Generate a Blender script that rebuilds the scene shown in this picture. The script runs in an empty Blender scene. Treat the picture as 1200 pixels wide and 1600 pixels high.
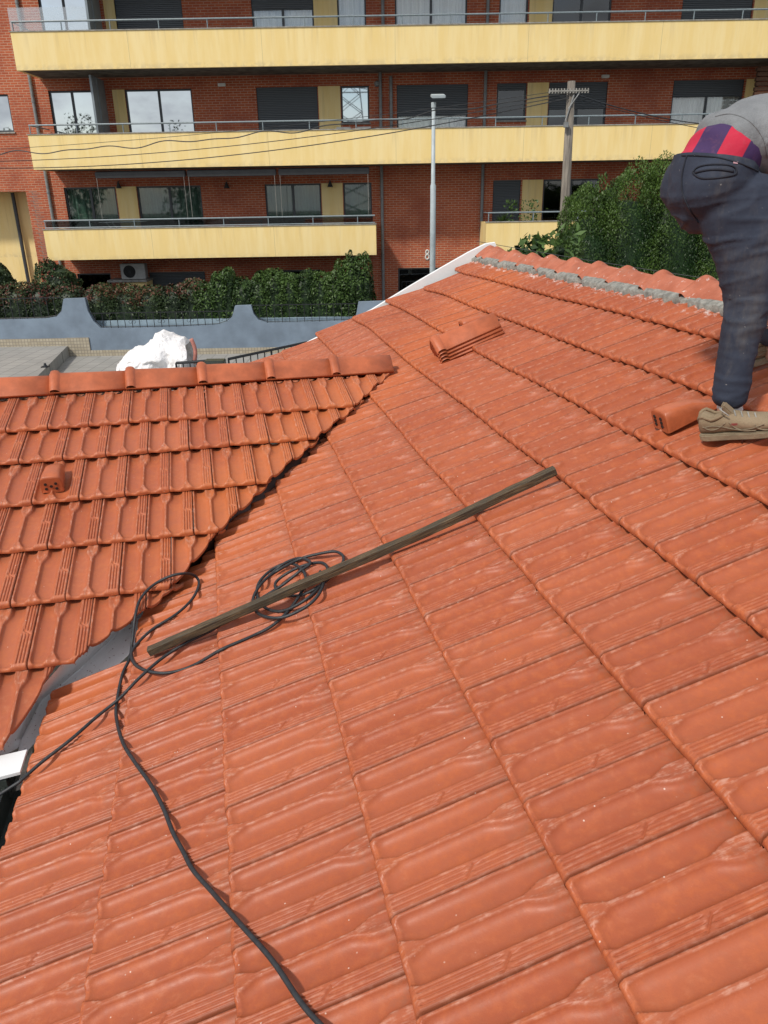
import bpy, bmesh, math, random
import numpy as np
from mathutils import Vector, Matrix, noise
from mathutils.bvhtree import BVHTree
random.seed(7); RNG = np.random.default_rng(7)
scene = bpy.context.scene
COL = scene.collection
rad = math.radians
# ------------------------------------------------------------------ camera, sky, sun, exposure
CZ = 4.6                                   # eye height above the pavement
PITCH, ROLL, FPX = 0.384886937, -0.0168533424, 1200.0
cF = Vector((0, math.cos(PITCH), -math.sin(PITCH)))
_R = Vector((1, 0, 0)); _U = _R.cross(cF)
cR = _R*math.cos(ROLL) + _U*math.sin(ROLL)
cU = -_R*math.sin(ROLL) + _U*math.cos(ROLL)
CAM = Vector((0, 0, CZ))
cam = bpy.data.cameras.new('camera'); camo = bpy.data.objects.new('camera', cam); COL.objects.link(camo)
cam.sensor_fit = 'VERTICAL'; cam.sensor_height = 36.0; cam.lens = 27.0; cam.clip_start = .05; cam.clip_end = 2000
camo.matrix_world = Matrix(((cR.x, cU.x, -cF.x, 0), (cR.y, cU.y, -cF.y, 0), (cR.z, cU.z, -cF.z, CZ), (0, 0, 0, 1)))
scene.camera = camo

SUN_EL, SUN_AZ = 47.0, -139.0              # azimuth from +Y towards +X
sdir = Vector((math.sin(rad(SUN_AZ))*math.cos(rad(SUN_EL)), math.cos(rad(SUN_AZ))*math.cos(rad(SUN_EL)), math.sin(rad(SUN_EL))))
sun = bpy.data.lights.new('sun', 'SUN'); sun.energy = 2.9; sun.angle = rad(5.0); sun.color = (1.0, .94, .85)
suno = bpy.data.objects.new('sun', sun); COL.objects.link(suno)
suno.rotation_euler = sdir.to_track_quat('Z', 'Y').to_euler()

w = bpy.data.worlds.new('World'); scene.world = w; w.use_nodes = True
nt = w.node_tree; nt.nodes.clear()
wo = nt.nodes.new('ShaderNodeOutputWorld'); bg = nt.nodes.new('ShaderNodeBackground'); bg.inputs[1].default_value = .13
sky = nt.nodes.new('ShaderNodeTexSky'); sky.sky_type = 'NISHITA'; sky.sun_disc = False
sky.sun_elevation = rad(SUN_EL); sky.sun_rotation = rad(SUN_AZ); sky.dust_density = 1.5
tc = nt.nodes.new('ShaderNodeTexCoord'); mp = nt.nodes.new('ShaderNodeMapping'); mp.inputs['Scale'].default_value = (2.4, 2.4, 5.5)
nz = nt.nodes.new('ShaderNodeTexNoise'); nz.inputs['Scale'].default_value = 2.3; nz.inputs['Detail'].default_value = 7; nz.inputs['Roughness'].default_value = .6
rp = nt.nodes.new('ShaderNodeValToRGB'); rp.color_ramp.elements[0].position = .36; rp.color_ramp.elements[1].position = .58
rp2 = nt.nodes.new('ShaderNodeValToRGB'); rp2.color_ramp.elements[0].position = .40; rp2.color_ramp.elements[1].position = .72
rp2.color_ramp.elements[0].color = (8.2, 8.3, 8.5, 1); rp2.color_ramp.elements[1].color = (3.2, 3.4, 3.8, 1)
mx = nt.nodes.new('ShaderNodeMix'); mx.data_type = 'RGBA'
L = nt.links
L.new(tc.outputs['Generated'], mp.inputs[0]); L.new(mp.outputs[0], nz.inputs['Vector'])
L.new(nz.outputs['Fac'], rp.inputs[0]); L.new(nz.outputs['Fac'], rp2.inputs[0])
L.new(rp.outputs[0], mx.inputs['Factor']); L.new(sky.outputs[0], mx.inputs['A']); L.new(rp2.outputs[0], mx.inputs['B'])
L.new(mx.outputs['Result'], bg.inputs[0]); L.new(bg.outputs[0], wo.inputs[0])

scene.view_settings.view_transform = 'Standard'; scene.view_settings.look = 'None'
scene.view_settings.exposure = 0.0; scene.view_settings.gamma = 1
scene.render.resolution_x = 768; scene.render.resolution_y = 1024
scene.cycles.max_bounces = 7; scene.cycles.transparent_max_bounces = 12

# ------------------------------------------------------------------ camera maths used to place things on real planes
def ray(px, py): return (cF*FPX + cR*(px-600) - cU*(py-800)).normalized()
def onY(px, py, Y): d = ray(px, py); return CAM + d*(Y/d.y)
def onZ(px, py, Z): d = ray(px, py); return CAM + d*((Z-CZ)/d.z)
A1 = Vector((-0.208639, 0.977993, 0)); B1 = Vector((0.911123, 0.194374, 0.363455)); N1 = Vector((-.355458, -.075832, .931611)).normalized()
O1 = Vector((-1.02399742, .994236364, -1.83823012+CZ)); TW = .225; G1 = .374104
H2 = Vector((.974608, .223914, 0)); B2 = Vector((-.215188, .936617, .276459)); N2 = H2.cross(B2).normalized()
O2 = Vector((-1.93704548, 4.32280502, -1.16581284+CZ)); G2 = .37145453
def main_pt(u, v, h=0): return O1 + A1*(u*TW) + B1*(v*G1) + N1*h
def left_pt(u, v, h=0): return O2 + H2*(u*TW) + B2*(v*G2) + N2*h
def on_main(px, py, h=0):
    d = ray(px, py); t = ((O1 + N1*h - CAM).dot(N1))/d.dot(N1); return CAM + d*t
def on_left(px, py, h=0):
    d = ray(px, py); t = ((O2 + N2*h - CAM).dot(N2))/d.dot(N2); return CAM + d*t
def uv_main(P): return ((P-O1).dot(A1)/TW, (P-O1).dot(B1)/G1)

# ------------------------------------------------------------------ objects
def empty(name, loc=(0, 0, 0), label=None, cat=None, group=None):
    o = bpy.data.objects.new(name, None); COL.objects.link(o); o.location = loc; o.empty_display_size = .1
    if label: o['label'] = label
    if cat: o['category'] = cat
    if group: o['group'] = group
    return o
def tag(o, label, cat, group=None):
    o['label'] = label; o['category'] = cat
    if group: o['group'] = group
    return o
def link(name, me, mat, parent=None, smooth=False, label=None):
    o = bpy.data.objects.new(name, me); COL.objects.link(o)
    if mat is not None:
        for m in (mat if isinstance(mat, (list, tuple)) else [mat]): me.materials.append(m)
    if smooth: me.shade_smooth()
    if parent is not None:
        o.parent = parent
        pl = parent.location if parent.parent is None else parent.location + parent.parent.location
        o.matrix_parent_inverse = Matrix.Identity(4)
        o.location = -Vector(pl)          # meshes are in world coordinates
    if label: o['label'] = label
    return o
def fix_origin(o): pass
class MB:
    def __init__(s): s.v = []; s.f = []; s.m = []
    def add(s, vs, fs, mi=0):
        k = len(s.v); s.v += [tuple(x) for x in vs]; s.f += [tuple(i+k for i in f) for f in fs]; s.m += [mi]*len(fs); return s
    def hexa(s, p, mi=0):   # 8 points: bottom 4 ccw, top 4
        return s.add(p, [(3, 2, 1, 0), (4, 5, 6, 7), (0, 1, 5, 4), (1, 2, 6, 5), (2, 3, 7, 6), (3, 0, 4, 7)], mi)
    def box(s, x0, x1, y0, y1, z0, z1, mi=0):
        return s.hexa([(x0, y0, z0), (x1, y0, z0), (x1, y1, z0), (x0, y1, z0), (x0, y0, z1), (x1, y0, z1), (x1, y1, z1), (x0, y1, z1)], mi)
    def obox(s, c, ex, ey, ez, mi=0):  # half vectors
        c = Vector(c); ex, ey, ez = Vector(ex), Vector(ey), Vector(ez)
        return s.hexa([c-ex-ey-ez, c+ex-ey-ez, c+ex+ey-ez, c-ex+ey-ez, c-ex-ey+ez, c+ex-ey+ez, c+ex+ey+ez, c-ex+ey+ez], mi)
    def tube(s, pts, r, n=8, mi=0, caps=True):
        pts = [Vector(p) for p in pts]; rs = r if isinstance(r, (list, tuple)) else [r]*len(pts)
        k = len(s.v); prev = None
        for i, p in enumerate(pts):
            t = (pts[min(i+1, len(pts)-1)] - pts[max(i-1, 0)]).normalized()
            if prev is None:
                x = t.cross(Vector((0, 0, 1)));  x = x if x.length > .05 else t.cross(Vector((0, 1, 0)))
                x.normalize()
            else: x = (prev - t*prev.dot(t)).normalized()
            prev = x; y = t.cross(x)
            for j in range(n):
                a = 2*math.pi*j/n; q = p + (x*math.cos(a) + y*math.sin(a))*rs[i]; s.v.append(tuple(q))
        for i in range(len(pts)-1):
            for j in range(n):
                j2 = (j+1) % n; s.f.append((k+i*n+j, k+i*n+j2, k+(i+1)*n+j2, k+(i+1)*n+j)); s.m.append(mi)
        if caps:
            s.f.append(tuple(k+j for j in reversed(range(n)))); s.f.append(tuple(k+(len(pts)-1)*n+j for j in range(n))); s.m += [mi, mi]
        return s
    def prism(s, poly, d, mi=0):       # poly: planar points, extruded by vector d
        n = len(poly); poly = [Vector(p) for p in poly]; d = Vector(d)
        return s.add(poly + [p+d for p in poly], [tuple(range(n)), tuple(reversed(range(n, 2*n)))] + [(i, i+n, (i+1) % n+n, (i+1) % n) for i in range(n)], mi)
    def build(s, name, mat, parent=None, smooth=False, label=None, bevel=0, auto=True):
        me = bpy.data.meshes.new(name); me.from_pydata(s.v, [], s.f)
        me.polygons.foreach_set('material_index', s.m)
        bm = bmesh.new(); bm.from_mesh(me); bmesh.ops.recalc_face_normals(bm, faces=bm.faces)
        if bevel: bmesh.ops.bevel(bm, geom=list(bm.edges), offset=bevel, segments=2, affect='EDGES', clamp_overlap=True)
        bm.to_mesh(me); bm.free()
        return link(name, me, mat, parent, smooth, label)
def np_mesh(name, V, F, mat, parent=None, smooth=False, attrs=None, label=None):
    V = np.asarray(V, dtype=np.float32); F = np.asarray(F, dtype=np.int32)
    me = bpy.data.meshes.new(name); nf, k = F.shape
    me.vertices.add(len(V)); me.vertices.foreach_set('co', V.ravel())
    me.loops.add(nf*k); me.loops.foreach_set('vertex_index', F.ravel())
    me.polygons.add(nf); me.polygons.foreach_set('loop_start', np.arange(nf, dtype=np.int32)*k)
    me.polygons.foreach_set('loop_total', np.full(nf, k, dtype=np.int32))
    me.update(calc_edges=True)
    for nme, arr in (attrs or {}).items():
        at = me.attributes.new(nme, 'FLOAT', 'POINT'); at.data.foreach_set('value', np.asarray(arr, dtype=np.float32))
    return link(name, me, mat, parent, smooth, label)

# ------------------------------------------------------------------ materials
class NB:
    def __init__(s, name):
        s.m = bpy.data.materials.new(name); s.m.use_nodes = True; s.t = s.m.node_tree
        s.b = s.t.nodes['Principled BSDF']; s.out = s.t.nodes['Material Output']; s._c = None
    def n(s, kind, **kw):
        x = s.t.nodes.new(kind)
        for k, v in kw.items(): setattr(x, k, v)
        return x
    def l(s, a, b): s.t.links.new(a, b)
    def coord(s):
        if s._c is None: s._c = s.n('ShaderNodeNewGeometry').outputs['Position']
        return s._c
    def noise(s, scale, detail=4, rough=.6, vec=None, stretch=None):
        x = s.n('ShaderNodeTexNoise'); x.inputs['Scale'].default_value = scale; x.inputs['Detail'].default_value = detail; x.inputs['Roughness'].default_value = rough
        v = vec or s.coord()
        if stretch:
            mpn = s.n('ShaderNodeMapping'); mpn.inputs['Scale'].default_value = stretch; s.l(v, mpn.inputs[0]); v = mpn.outputs[0]
        s.l(v, x.inputs['Vector']); return x.outputs['Fac']
    def ramp(s, fac, p0, p1, c0=0., c1=1.):
        r = s.n('ShaderNodeMapRange'); r.clamp = True; r.interpolation_type = 'SMOOTHSTEP'
        for i, v in zip(('From Min', 'From Max', 'To Min', 'To Max'), (p0, p1, c0, c1)): r.inputs[i].default_value = v
        s.l(fac, r.inputs['Value']); return r.outputs[0]
    def math(s, op, a, b=None, c=None):
        x = s.n('ShaderNodeMath', operation=op)
        for i, v in enumerate((a, b, c)):
            if v is None: continue
            if isinstance(v, (int, float)): x.inputs[i].default_value = v
            else: s.l(v, x.inputs[i])
        return x.outputs[0]
    def mix(s, fac, a, b, mode='MIX'):
        x = s.n('ShaderNodeMix', data_type='RGBA', blend_type=mode)
        for k, v in (('Factor', fac), ('A', a), ('B', b)):
            if isinstance(v, (int, float)): x.inputs[k].default_value = v
            elif isinstance(v, (tuple, list)): x.inputs[k].default_value = (*v[:3], 1)
            else: s.l(v, x.inputs[k])
        return x.outputs['Result']
    def attr(s, name): return s.n('ShaderNodeAttribute', attribute_name=name).outputs['Fac']
    def bump(s, h, dist, strength=1.):
        x = s.n('ShaderNodeBump'); x.inputs['Distance'].default_value = dist; x.inputs['Strength'].default_value = strength
        s.l(h, x.inputs['Height']); s.l(x.outputs[0], s.b.inputs['Normal']); return x
    def fin(s, col=None, rough=None, **kw):
        for nme, v in (('Base Color', col), ('Roughness', rough)):
            if v is None: continue
            if isinstance(v, (int, float)): s.b.inputs[nme].default_value = v
            elif isinstance(v, (tuple, list)): s.b.inputs[nme].default_value = (*v[:3], 1)
            else: s.l(v, s.b.inputs[nme])
        for k, v in kw.items(): s.b.inputs[k].default_value = v
        return s.m
def plain(name, c, rough=.6, var=.25, scale=6, bump=.0, bscale=40, metal=0, spec=.5, stretch=None):
    m = NB(name); f = m.noise(scale, 5, .6, stretch=stretch)
    c2 = tuple(x*(1-var) for x in c); c1 = tuple(min(1, x*(1+var*.6)) for x in c)
    col = m.mix(m.ramp(f, .3, .7), c2, c1)
    if bump: m.bump(m.noise(bscale, 4), bump)
    mm = m.fin(col, rough, Metallic=metal); m.b.inputs['Specular IOR Level'].default_value = spec
    return mm

def tile_material(name, red=(.365, .088, .036), orange=(.50, .130, .038), light=(.43, .120, .052), dust_scale=1.0):
    m = NB(name); r = m.attr('tr'); wear = m.attr('wear'); vv = m.attr('vv'); dustv = m.attr('dust')
    f1 = m.noise(1.3, 3); f2 = m.noise(16, 6, .62); f3 = m.noise(300, 3, .7); f4 = m.noise(45, 5, .65)
    ly = m.attr('ly')
    base = m.mix(m.ramp(r, 0, 1, 0, .50), red, light)
    base = m.mix(m.ramp(m.math('ADD', m.math('MULTIPLY', f2, .45), m.math('MULTIPLY', f4, .55)), .42, .68, 0, .55), base, orange)
    base = m.mix(m.ramp(m.math('ADD', m.math('MULTIPLY', dustv, .8), m.math('MULTIPLY', m.math('SUBTRACT', f1, .5), 1.2)), .12, .8, 0, .72), base, orange)
    base = m.mix(m.ramp(m.noise(5.5, 5, .7), .50, .8, 0, .26), base, tuple(x*.60 for x in red))
    nose_ = m.math('MULTIPLY', m.ramp(ly, .0, .014, 1, 0), m.ramp(m.noise(60, 4, .7), .45, .6)); base = m.mix(m.math('MULTIPLY', nose_, .35), base, tuple(min(1, x*1.25) for x in orange))
    low = m.math('MULTIPLY', m.ramp(wear, .0, .25, 1, 0), m.ramp(m.noise(28, 5, .7), .48, .62)); base = m.mix(m.math('MULTIPLY', low, .14), base, (.30, .105, .055))
    base = m.mix(m.ramp(m.noise(150, 4, .7), .56, .72, 0, .16), base, tuple(min(1, x*1.3+.03) for x in red))
    # pale bloom and scuffs on the high rims
    lc = m.n('ShaderNodeAttribute', attribute_name='lx').outputs['Fac']
    cb = m.n('ShaderNodeCombineXYZ'); m.l(m.math('MULTIPLY', lc, 150.), cb.inputs[0]); m.l(m.math('MULTIPLY', ly, 26.), cb.inputs[1]); m.l(m.math('MULTIPLY', r, 91.), cb.inputs[2])
    r2 = m.math('FRACT', m.math('MULTIPLY', r, 7.31)); base = m.mix(m.ramp(r2, .55, 1, 0, .20), base, (.30, .075, .035)); base = m.mix(m.ramp(r2, .30, 0, 0, .14), base, (.52, .165, .075))
    edge = m.math('MAXIMUM', m.ramp(lc, .0, .006, 1, 0), m.ramp(lc, .2165, .2235, 0, 1)); base = m.mix(m.math('MULTIPLY', edge, .55), base, (.17, .055, .030))
    sed = m.math('MULTIPLY', m.ramp(ly, .27, .36, 0, 1), m.ramp(m.noise(35, 5, .7), .42, .62)); base = m.mix(m.math('MULTIPLY', sed, .35), base, (.30, .13, .08))
    st = m.noise(1.0, 4, .6, vec=cb.outputs[0])
    bloom = m.math('MULTIPLY', m.ramp(wear, .12, .9), m.ramp(m.math('ADD', m.math('MULTIPLY', st, .6), m.math('MULTIPLY', f4, .4)), .47, .68))
    base = m.mix(m.math('MULTIPLY', bloom, .55), base, (.62, .36, .27))
    pale = m.math('MULTIPLY', m.ramp(f4, .50, .74), m.ramp(m.noise(3.1, 4), .45, .75))
    base = m.mix(m.math('MULTIPLY', pale, .14), base, (.62, .36, .27))
    base = m.mix(m.ramp(f3, .68, .80, 0, .22), base, (.75, .45, .32))
    # small white specks
    vo = m.n('ShaderNodeTexVoronoi'); vo.inputs['Scale'].default_value = 38; m.l(m.coord(), vo.inputs['Vector'])
    sp = m.math('MULTIPLY', m.ramp(vo.outputs['Distance'], .04, .10, 1, 0), m.ramp(m.noise(17, 2), .55, .62))
    base = m.mix(m.math('MULTIPLY', sp, .75), base, (.78, .62, .52))
    # lime splashes beside the mortar bed
    sn = m.noise(26, 6, .72); near = m.ramp(vv, 8.75, 9.6, 0, .24)
    lime = m.ramp(m.math('ADD', m.math('ADD', m.math('MULTIPLY', sn, .55), m.math('MULTIPLY', m.noise(8, 5, .7), .45)), near), .72, .84)
    lime2 = m.ramp(m.math('ADD', m.noise(9, 6, .75), m.ramp(vv, 6.5, 10, 0, .07)), .80, .82)
    base = m.mix(m.math('MAXIMUM', m.math('MULTIPLY', lime, .7), lime2), base, (.74, .71, .68))
    m.bump(m.math('ADD', m.math('MULTIPLY', f3, .3), m.math('MULTIPLY', f4, .6)), .0016, .6)
    rough = m.ramp(f2, .3, .7, .40, .56)
    m.b.inputs['Specular IOR Level'].default_value = .36; return m.fin(base, rough)

M = {}
M['tile'] = tile_material('terracotta_tile')
M['tile_left'] = tile_material('terracotta_tile_newer', red=(.40, .100, .040), orange=(.52, .150, .046), light=(.45, .130, .06))
M['cap'] = plain('terracotta_cap', (.46, .120, .045), .42, .22, 9, .0012, 120)
M['mortar'] = plain('cement_mortar', (.27, .265, .235), .95, .4, 26, .008, 60)
M['cream'] = plain('cream_render', (.72, .68, .58), .85, .08, 2, .002, 80)
M['gutter'] = plain('grey_green_gutter', (.045, .055, .048), .35, .25, 12)
M['gutter_in'] = plain('gutter_inside', (.05, .035, .028), .8, .4, 20)
def flashing():
    m = NB('white_flashing'); b = m.mix(m.ramp(m.noise(4, 5), .35, .7), (.95, .94, .92), (.90, .89, .87))
    d = m.ramp(m.noise(70, 3, .5), .66, .70); b = m.mix(d, b, (.22, .09, .06)); b = m.mix(m.ramp(m.math('ADD', m.attr('dirt_shade'), m.math('MULTIPLY', m.math('SUBTRACT', m.noise(12, 5), .5), .6)), .35, .65), b, (.085, .045, .030)); b = m.mix(m.ramp(m.noise(22, 6, .75), .60, .74, 0, .35), b, (.50, .43, .39))  # upper valley browned: dirt plus the narrow crack's shade put into the colour
    return m.fin(b, .45)
M['flash'] = flashing()
M['verge'] = plain('white_verge_sheet', (.82, .83, .82), .4, .05, 3)
def wood_dark():
    m = NB('weathered_timber'); tcn = m.n('ShaderNodeTexCoord').outputs['Object']
    cbx = m.n('ShaderNodeCombineXYZ'); m.l(m.attr('s'), cbx.inputs[0]); m.l(m.attr('q'), cbx.inputs[1]); f = m.noise(1, 6, .65, vec=cbx.outputs[0], stretch=(9, 22, 1)); g = m.noise(9, 4)
    b = m.mix(m.ramp(f, .36, .66), (.026, .018, .010), (.145, .100, .050)); b = m.mix(m.ramp(g, .45, .65, 0, .7), b, (.05, .042, .026))
    m.bump(f, .003); return m.fin(b, .62)
M['plank'] = wood_dark()
M['cable'] = plain('black_rubber', (.024, .027, .030), .5, .3, 60, .001, 200)
# ------------------------------------------------------------------ roof tiles
def sm(x, a, b): t = np.clip((x-a)/(b-a), 0, 1); return t*t*(3-2*t)
def height(x, y, gl):
    rw = .0045 + .013*(1-sm(y, .012, .06)) + .020*sm(y, gl-.115, gl-.045)
    H = np.zeros_like(x); inside = np.zeros_like(x)
    xm = .089
    for xl, xr in ((.0085+0*x, xm-rw), (xm+rw, .1745+0*x)):
        t = np.clip((x-xl)/(xr-xl), 0, 1); inn = (x > xl) & (x < xr)
        lo = np.clip((.030-y)/.030, 0, 1)
        s = np.abs(2*t-1)**2.7 + .66*lo**2.2
        d = np.clip(1-s, 0, 1)**.66
        H = np.where(inn, -.0205*d, H); inside = np.where(inn, d, inside)
    H = H + np.where((x > xm-rw) & (x < xm+rw), .0012 - .0035*sm(rw, .008, .022)*np.exp(-((x-xm)/.012)**2), 0)
    band = x > .1765
    bt = (x-.1765)/(.2235-.1765)
    mid = gl*.52
    up = (y > mid).astype(float)
    ridge = np.zeros_like(x)
    for c in (.18, .45, .72):
        off = .10*up
        wv = np.exp(-((bt-c-off)/.048)**2)
        gate = 1 - np.exp(-((y-mid)/.010)**2)*.9
        ridge = np.maximum(ridge, wv*gate*sm(y, .004, .014))
    dg = np.abs((y-mid) + (bt-.5)*.045*1.0); ridge = np.maximum(ridge, np.exp(-(dg/.0035)**2)*((bt > .12) & (bt < .9)))
    H = H + np.where(band, .0018 - .0056*ridge, 0)
    H = H - .004*sm(x, .2195, .2240) - .003*(1-sm(x, 0, .004))
    H = H - .0045*(1-sm(y, 0, .007))
    wear = np.clip(1 - inside*2.6, 0, 1) * (1-.8*ridge*band) * (1-.45*band)
    return H, wear
TL = {}
def tile_grid(lod, gl):
    key = (lod, gl)
    if key in TL: return TL[key]
    if lod == 0:
        xs = np.concatenate([np.linspace(0, .014, 8), np.linspace(.018, .066, 12), np.linspace(.069, .109, 19), np.linspace(.113, .168, 13), np.linspace(.1705, .2235, 42)])
        ys = np.concatenate([np.linspace(0, .012, 6), np.linspace(.015, .066, 15), np.linspace(.075, gl*.46, 9), np.linspace(gl*.48, gl*.56, 14), np.linspace(gl*.6, gl-.12, 5), np.linspace(gl-.112, gl+.05, 18)])
    elif lod == 1:
        xs = np.concatenate([np.linspace(0, .012, 5), np.linspace(.02, .068, 8), np.linspace(.072, .106, 10), np.linspace(.112, .168, 8), np.linspace(.1715, .2235, 24)])
        ys = np.concatenate([np.linspace(0, .010, 4), np.linspace(.016, .06, 8), np.linspace(.09, gl*.46, 4), np.linspace(gl*.49, gl*.55, 6), np.linspace(gl*.62, gl-.12, 3), np.linspace(gl-.10, gl+.05, 9)])
    else:
        xs = np.array([0, .006, .012, .03, .05, .068, .078, .086, .091, .10, .11, .13, .15, .168, .176, .183, .190, .197, .204, .211, .218, .2235])
        ys = np.array([0, .005, .012, .03, .055, .12, .20, gl-.12, gl-.08, gl-.04, gl, gl+.05])
    X, Y = np.meshgrid(xs, ys); H, W = height(X, Y, gl)
    nose = [(-.0045, -.0035), (-.0085, -.011), (-.0070, -.0275)]
    rows = [(X, Y, H, W)]
    x0 = X[:1]; h0 = H[:1]
    wob = .0025*np.sin(x0/.225*math.pi*4+.6)
    for yo, zo in nose:
        z = np.minimum(h0, 0)*(.15 if zo < -.02 else 1) + zo + (wob if zo < -.02 else 0)
        rows.append((x0, x0*0+yo, z, x0*0+.25))
    XX = np.concatenate([rows[3][0], rows[2][0], rows[1][0], X]); YY = np.concatenate([rows[3][1], rows[2][1], rows[1][1], Y])
    ZZ = np.concatenate([rows[3][2], rows[2][2], rows[1][2], H]); WW = np.concatenate([rows[3][3], rows[2][3], rows[1][3], W])
    # side skirts
    XX = np.concatenate([XX[:, :1]+.0008, XX, XX[:, -1:]-.0005], 1); YY = np.concatenate([YY[:, :1], YY, YY[:, -1:]], 1)
    ZZ = np.concatenate([ZZ[:, :1]-.022, ZZ, ZZ[:, -1:]-.022], 1); WW = np.concatenate([WW[:, :1]*0, WW, WW[:, -1:]*0], 1)
    ny, nx = XX.shape
    idx = np.arange(ny*nx).reshape(ny, nx)
    F = np.stack([idx[:-1, :-1], idx[:-1, 1:], idx[1:, 1:], idx[1:, :-1]], -1).reshape(-1, 4)
    TL[key] = (XX.ravel(), YY.ravel(), ZZ.ravel(), WW.ravel(), F, nx, ny)
    return TL[key]
STEP = .033
def lay_tile(acc, org, ex, ey, ez, lod, gl, vbase, dustf, cut=None, zfun=None, wide=.993):
    X, Y, Z, W, F, nx, ny = tile_grid(lod, gl)
    rz, rt, dz = RNG.normal(0, .0035), RNG.normal(0, .0035), RNG.normal(0, .0012); ds = RNG.normal(0, .0014)
    zz = Z + STEP*(1 - Y/gl) - STEP + dz + rt*(X-.11)
    xx = X*wide - (Y-.18)*rz + RNG.normal(0, .0006); yy = Y + X*rz*.6 + ds
    P = np.array(org)[None, :] + xx[:, None]*np.array(ex) + yy[:, None]*np.array(ey) + zz[:, None]*np.array(ez)
    if zfun is not None: P += zfun(P)[:, None]*np.array(ez)
    tr = RNG.random(); W = W.copy(); lx, ly = X.copy(), Y.copy(); vv = vbase + Y/gl
    if cut is not None:
        p0, nrm = cut           # keep side where (p-p0).n < 0
        d = (P - np.array(p0)) @ np.array(nrm)
        if d.max() < 0: pass
        elif d.min() > 0: return
        else:
            bm = bmesh.new(); la = [bm.verts.layers.float.new(k) for k in ('w', 'lx', 'ly', 'vv')]
            vs = []
            for i in range(len(P)):
                v = bm.verts.new(P[i]); v[la[0]] = W[i]; v[la[1]] = lx[i]; v[la[2]] = ly[i]; v[la[3]] = vv[i]; vs.append(v)
            for f in F: bm.faces.new([vs[j] for j in f])
            r = bmesh.ops.bisect_plane(bm, geom=bm.verts[:]+bm.edges[:]+bm.faces[:], dist=1e-5, plane_co=p0, plane_no=nrm, clear_outer=True)
            ce = [g for g in r['geom_cut'] if isinstance(g, bmesh.types.BMEdge)]
            e = bmesh.ops.extrude_edge_only(bm, edges=ce)
            for g in e['geom']:
                if isinstance(g, bmesh.types.BMVert): g.co -= Vector(ez)*.014; g[la[0]] = 0
            bmesh.ops.triangulate(bm, faces=[f for f in bm.faces if len(f.verts) > 4])
            bm.verts.index_update(); bm.verts.ensure_lookup_table()
            P = np.array([v.co[:] for v in bm.verts]).reshape(-1, 3)
            W, lx, ly, vv = [np.array([v[k] for v in bm.verts]) for k in la]
            F = np.array([[v.index for v in (list(f.verts) + [f.verts[-1]])[:4]] for f in bm.faces]).reshape(-1, 4)
            F = [tuple(dict.fromkeys(f)) for f in F.tolist()]
            bm.free()
            acc['irr'].append((P, F, W, lx, ly, vv, tr, dustf(P))); return
    acc['reg'].append((P, F, W, lx, ly, vv, tr, dustf(P)))
def finish_tiles(name, acc, mat, parent, label=None):
    Ps, Fs, at = [], [], {k: [] for k in ('wear', 'lx', 'ly', 'vv', 'tr', 'dust')}; off = 0
    tris = []
    for kind in ('reg', 'irr'):
        for P, F, W, lx, ly, vv, tr, du in acc[kind]:
            Ps.append(P)
            for k, a in zip(('wear', 'lx', 'ly', 'vv', 'tr', 'dust'), (W, lx, ly, vv, np.full(len(P), tr), du)): at[k].append(a)
            if kind == 'reg': Fs.append(np.asarray(F)+off)
            else:
                for f in F:
                    if len(f) == 4: tris.append([i+off for i in f])
                    elif len(f) == 3: tris.append([f[0]+off, f[1]+off, f[2]+off, -1])
            off += len(P)
    V = np.concatenate(Ps).astype(np.float32); Q = np.concatenate(Fs)
    tq = [t for t in tris if t[3] >= 0]; tt = [t[:3] for t in tris if t[3] < 0]
    if tq: Q = np.concatenate([Q, np.array(tq)])
    me = bpy.data.meshes.new(name); me.vertices.add(len(V)); me.vertices.foreach_set('co', V.ravel())
    loops = Q.astype(np.int32).ravel(); nq = len(Q); nt3 = len(tt)
    ls = np.arange(nq)*4; lt = np.full(nq, 4)
    if nt3:
        loops = np.concatenate([loops, np.array(tt, dtype=np.int32).ravel()]); ls = np.concatenate([ls, nq*4+np.arange(nt3)*3]); lt = np.concatenate([lt, np.full(nt3, 3)])
    me.loops.add(len(loops)); me.loops.foreach_set('vertex_index', loops.astype(np.int32))
    me.polygons.add(nq+nt3); me.polygons.foreach_set('loop_start', ls.astype(np.int32)); me.polygons.foreach_set('loop_total', lt.astype(np.int32))
    me.update(calc_edges=True)
    for k, a in at.items():
        A = me.attributes.new(k, 'FLOAT', 'POINT'); A.data.foreach_set('value', np.concatenate(a).astype(np.float32))
    return link(name, me, mat, parent, True, label)

house = empty('house', (0, 0, 0), 'low house roofed with terracotta tiles, two slopes meeting in an open valley', 'house')
# cut lines along the valley, in roof coordinates
def L1(v): return float(np.interp(v, [1, 2, 3, 4, 5, 5.7], [8.83, 10.85, 12.35, 14.3, 16.2, 17.4]))           # u of the cut on the main slope
def L2(v): return 17.3 + (5.65-v)*1.787         # far side of the small wing
pA, pB = main_pt(9.0, 1.0), main_pt(17.4, 5.7)
cutd = (pB-pA).normalized(); cutn1 = cutd.cross(N1).normalized()
if cutn1.dot(A1) < 0: cutn1 = -cutn1
def hump(P):
    q = P - np.array(O1); u = q @ np.array(A1)/TW; v = q @ np.array(B1)/G1
    return .05*np.exp(-((u-23.5)/2.6)**2 - ((v-6.1)/.9)**2) + .004*np.sin(u*.8+v*1.7) + .005*np.sin(u*.31-v*.9) - .02*np.exp(-((u-27)/1.5)**2-((v-8)/.8)**2)
def dust_main(P):
    d = np.abs((P-np.array(pA)) @ np.array(cutn1)); return np.exp(-(d/.35)**2)
acc = {'reg': [], 'irr': []}
VENTS_MAIN = {(7, 6), (7, 18)}
vent_spots = []
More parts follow.
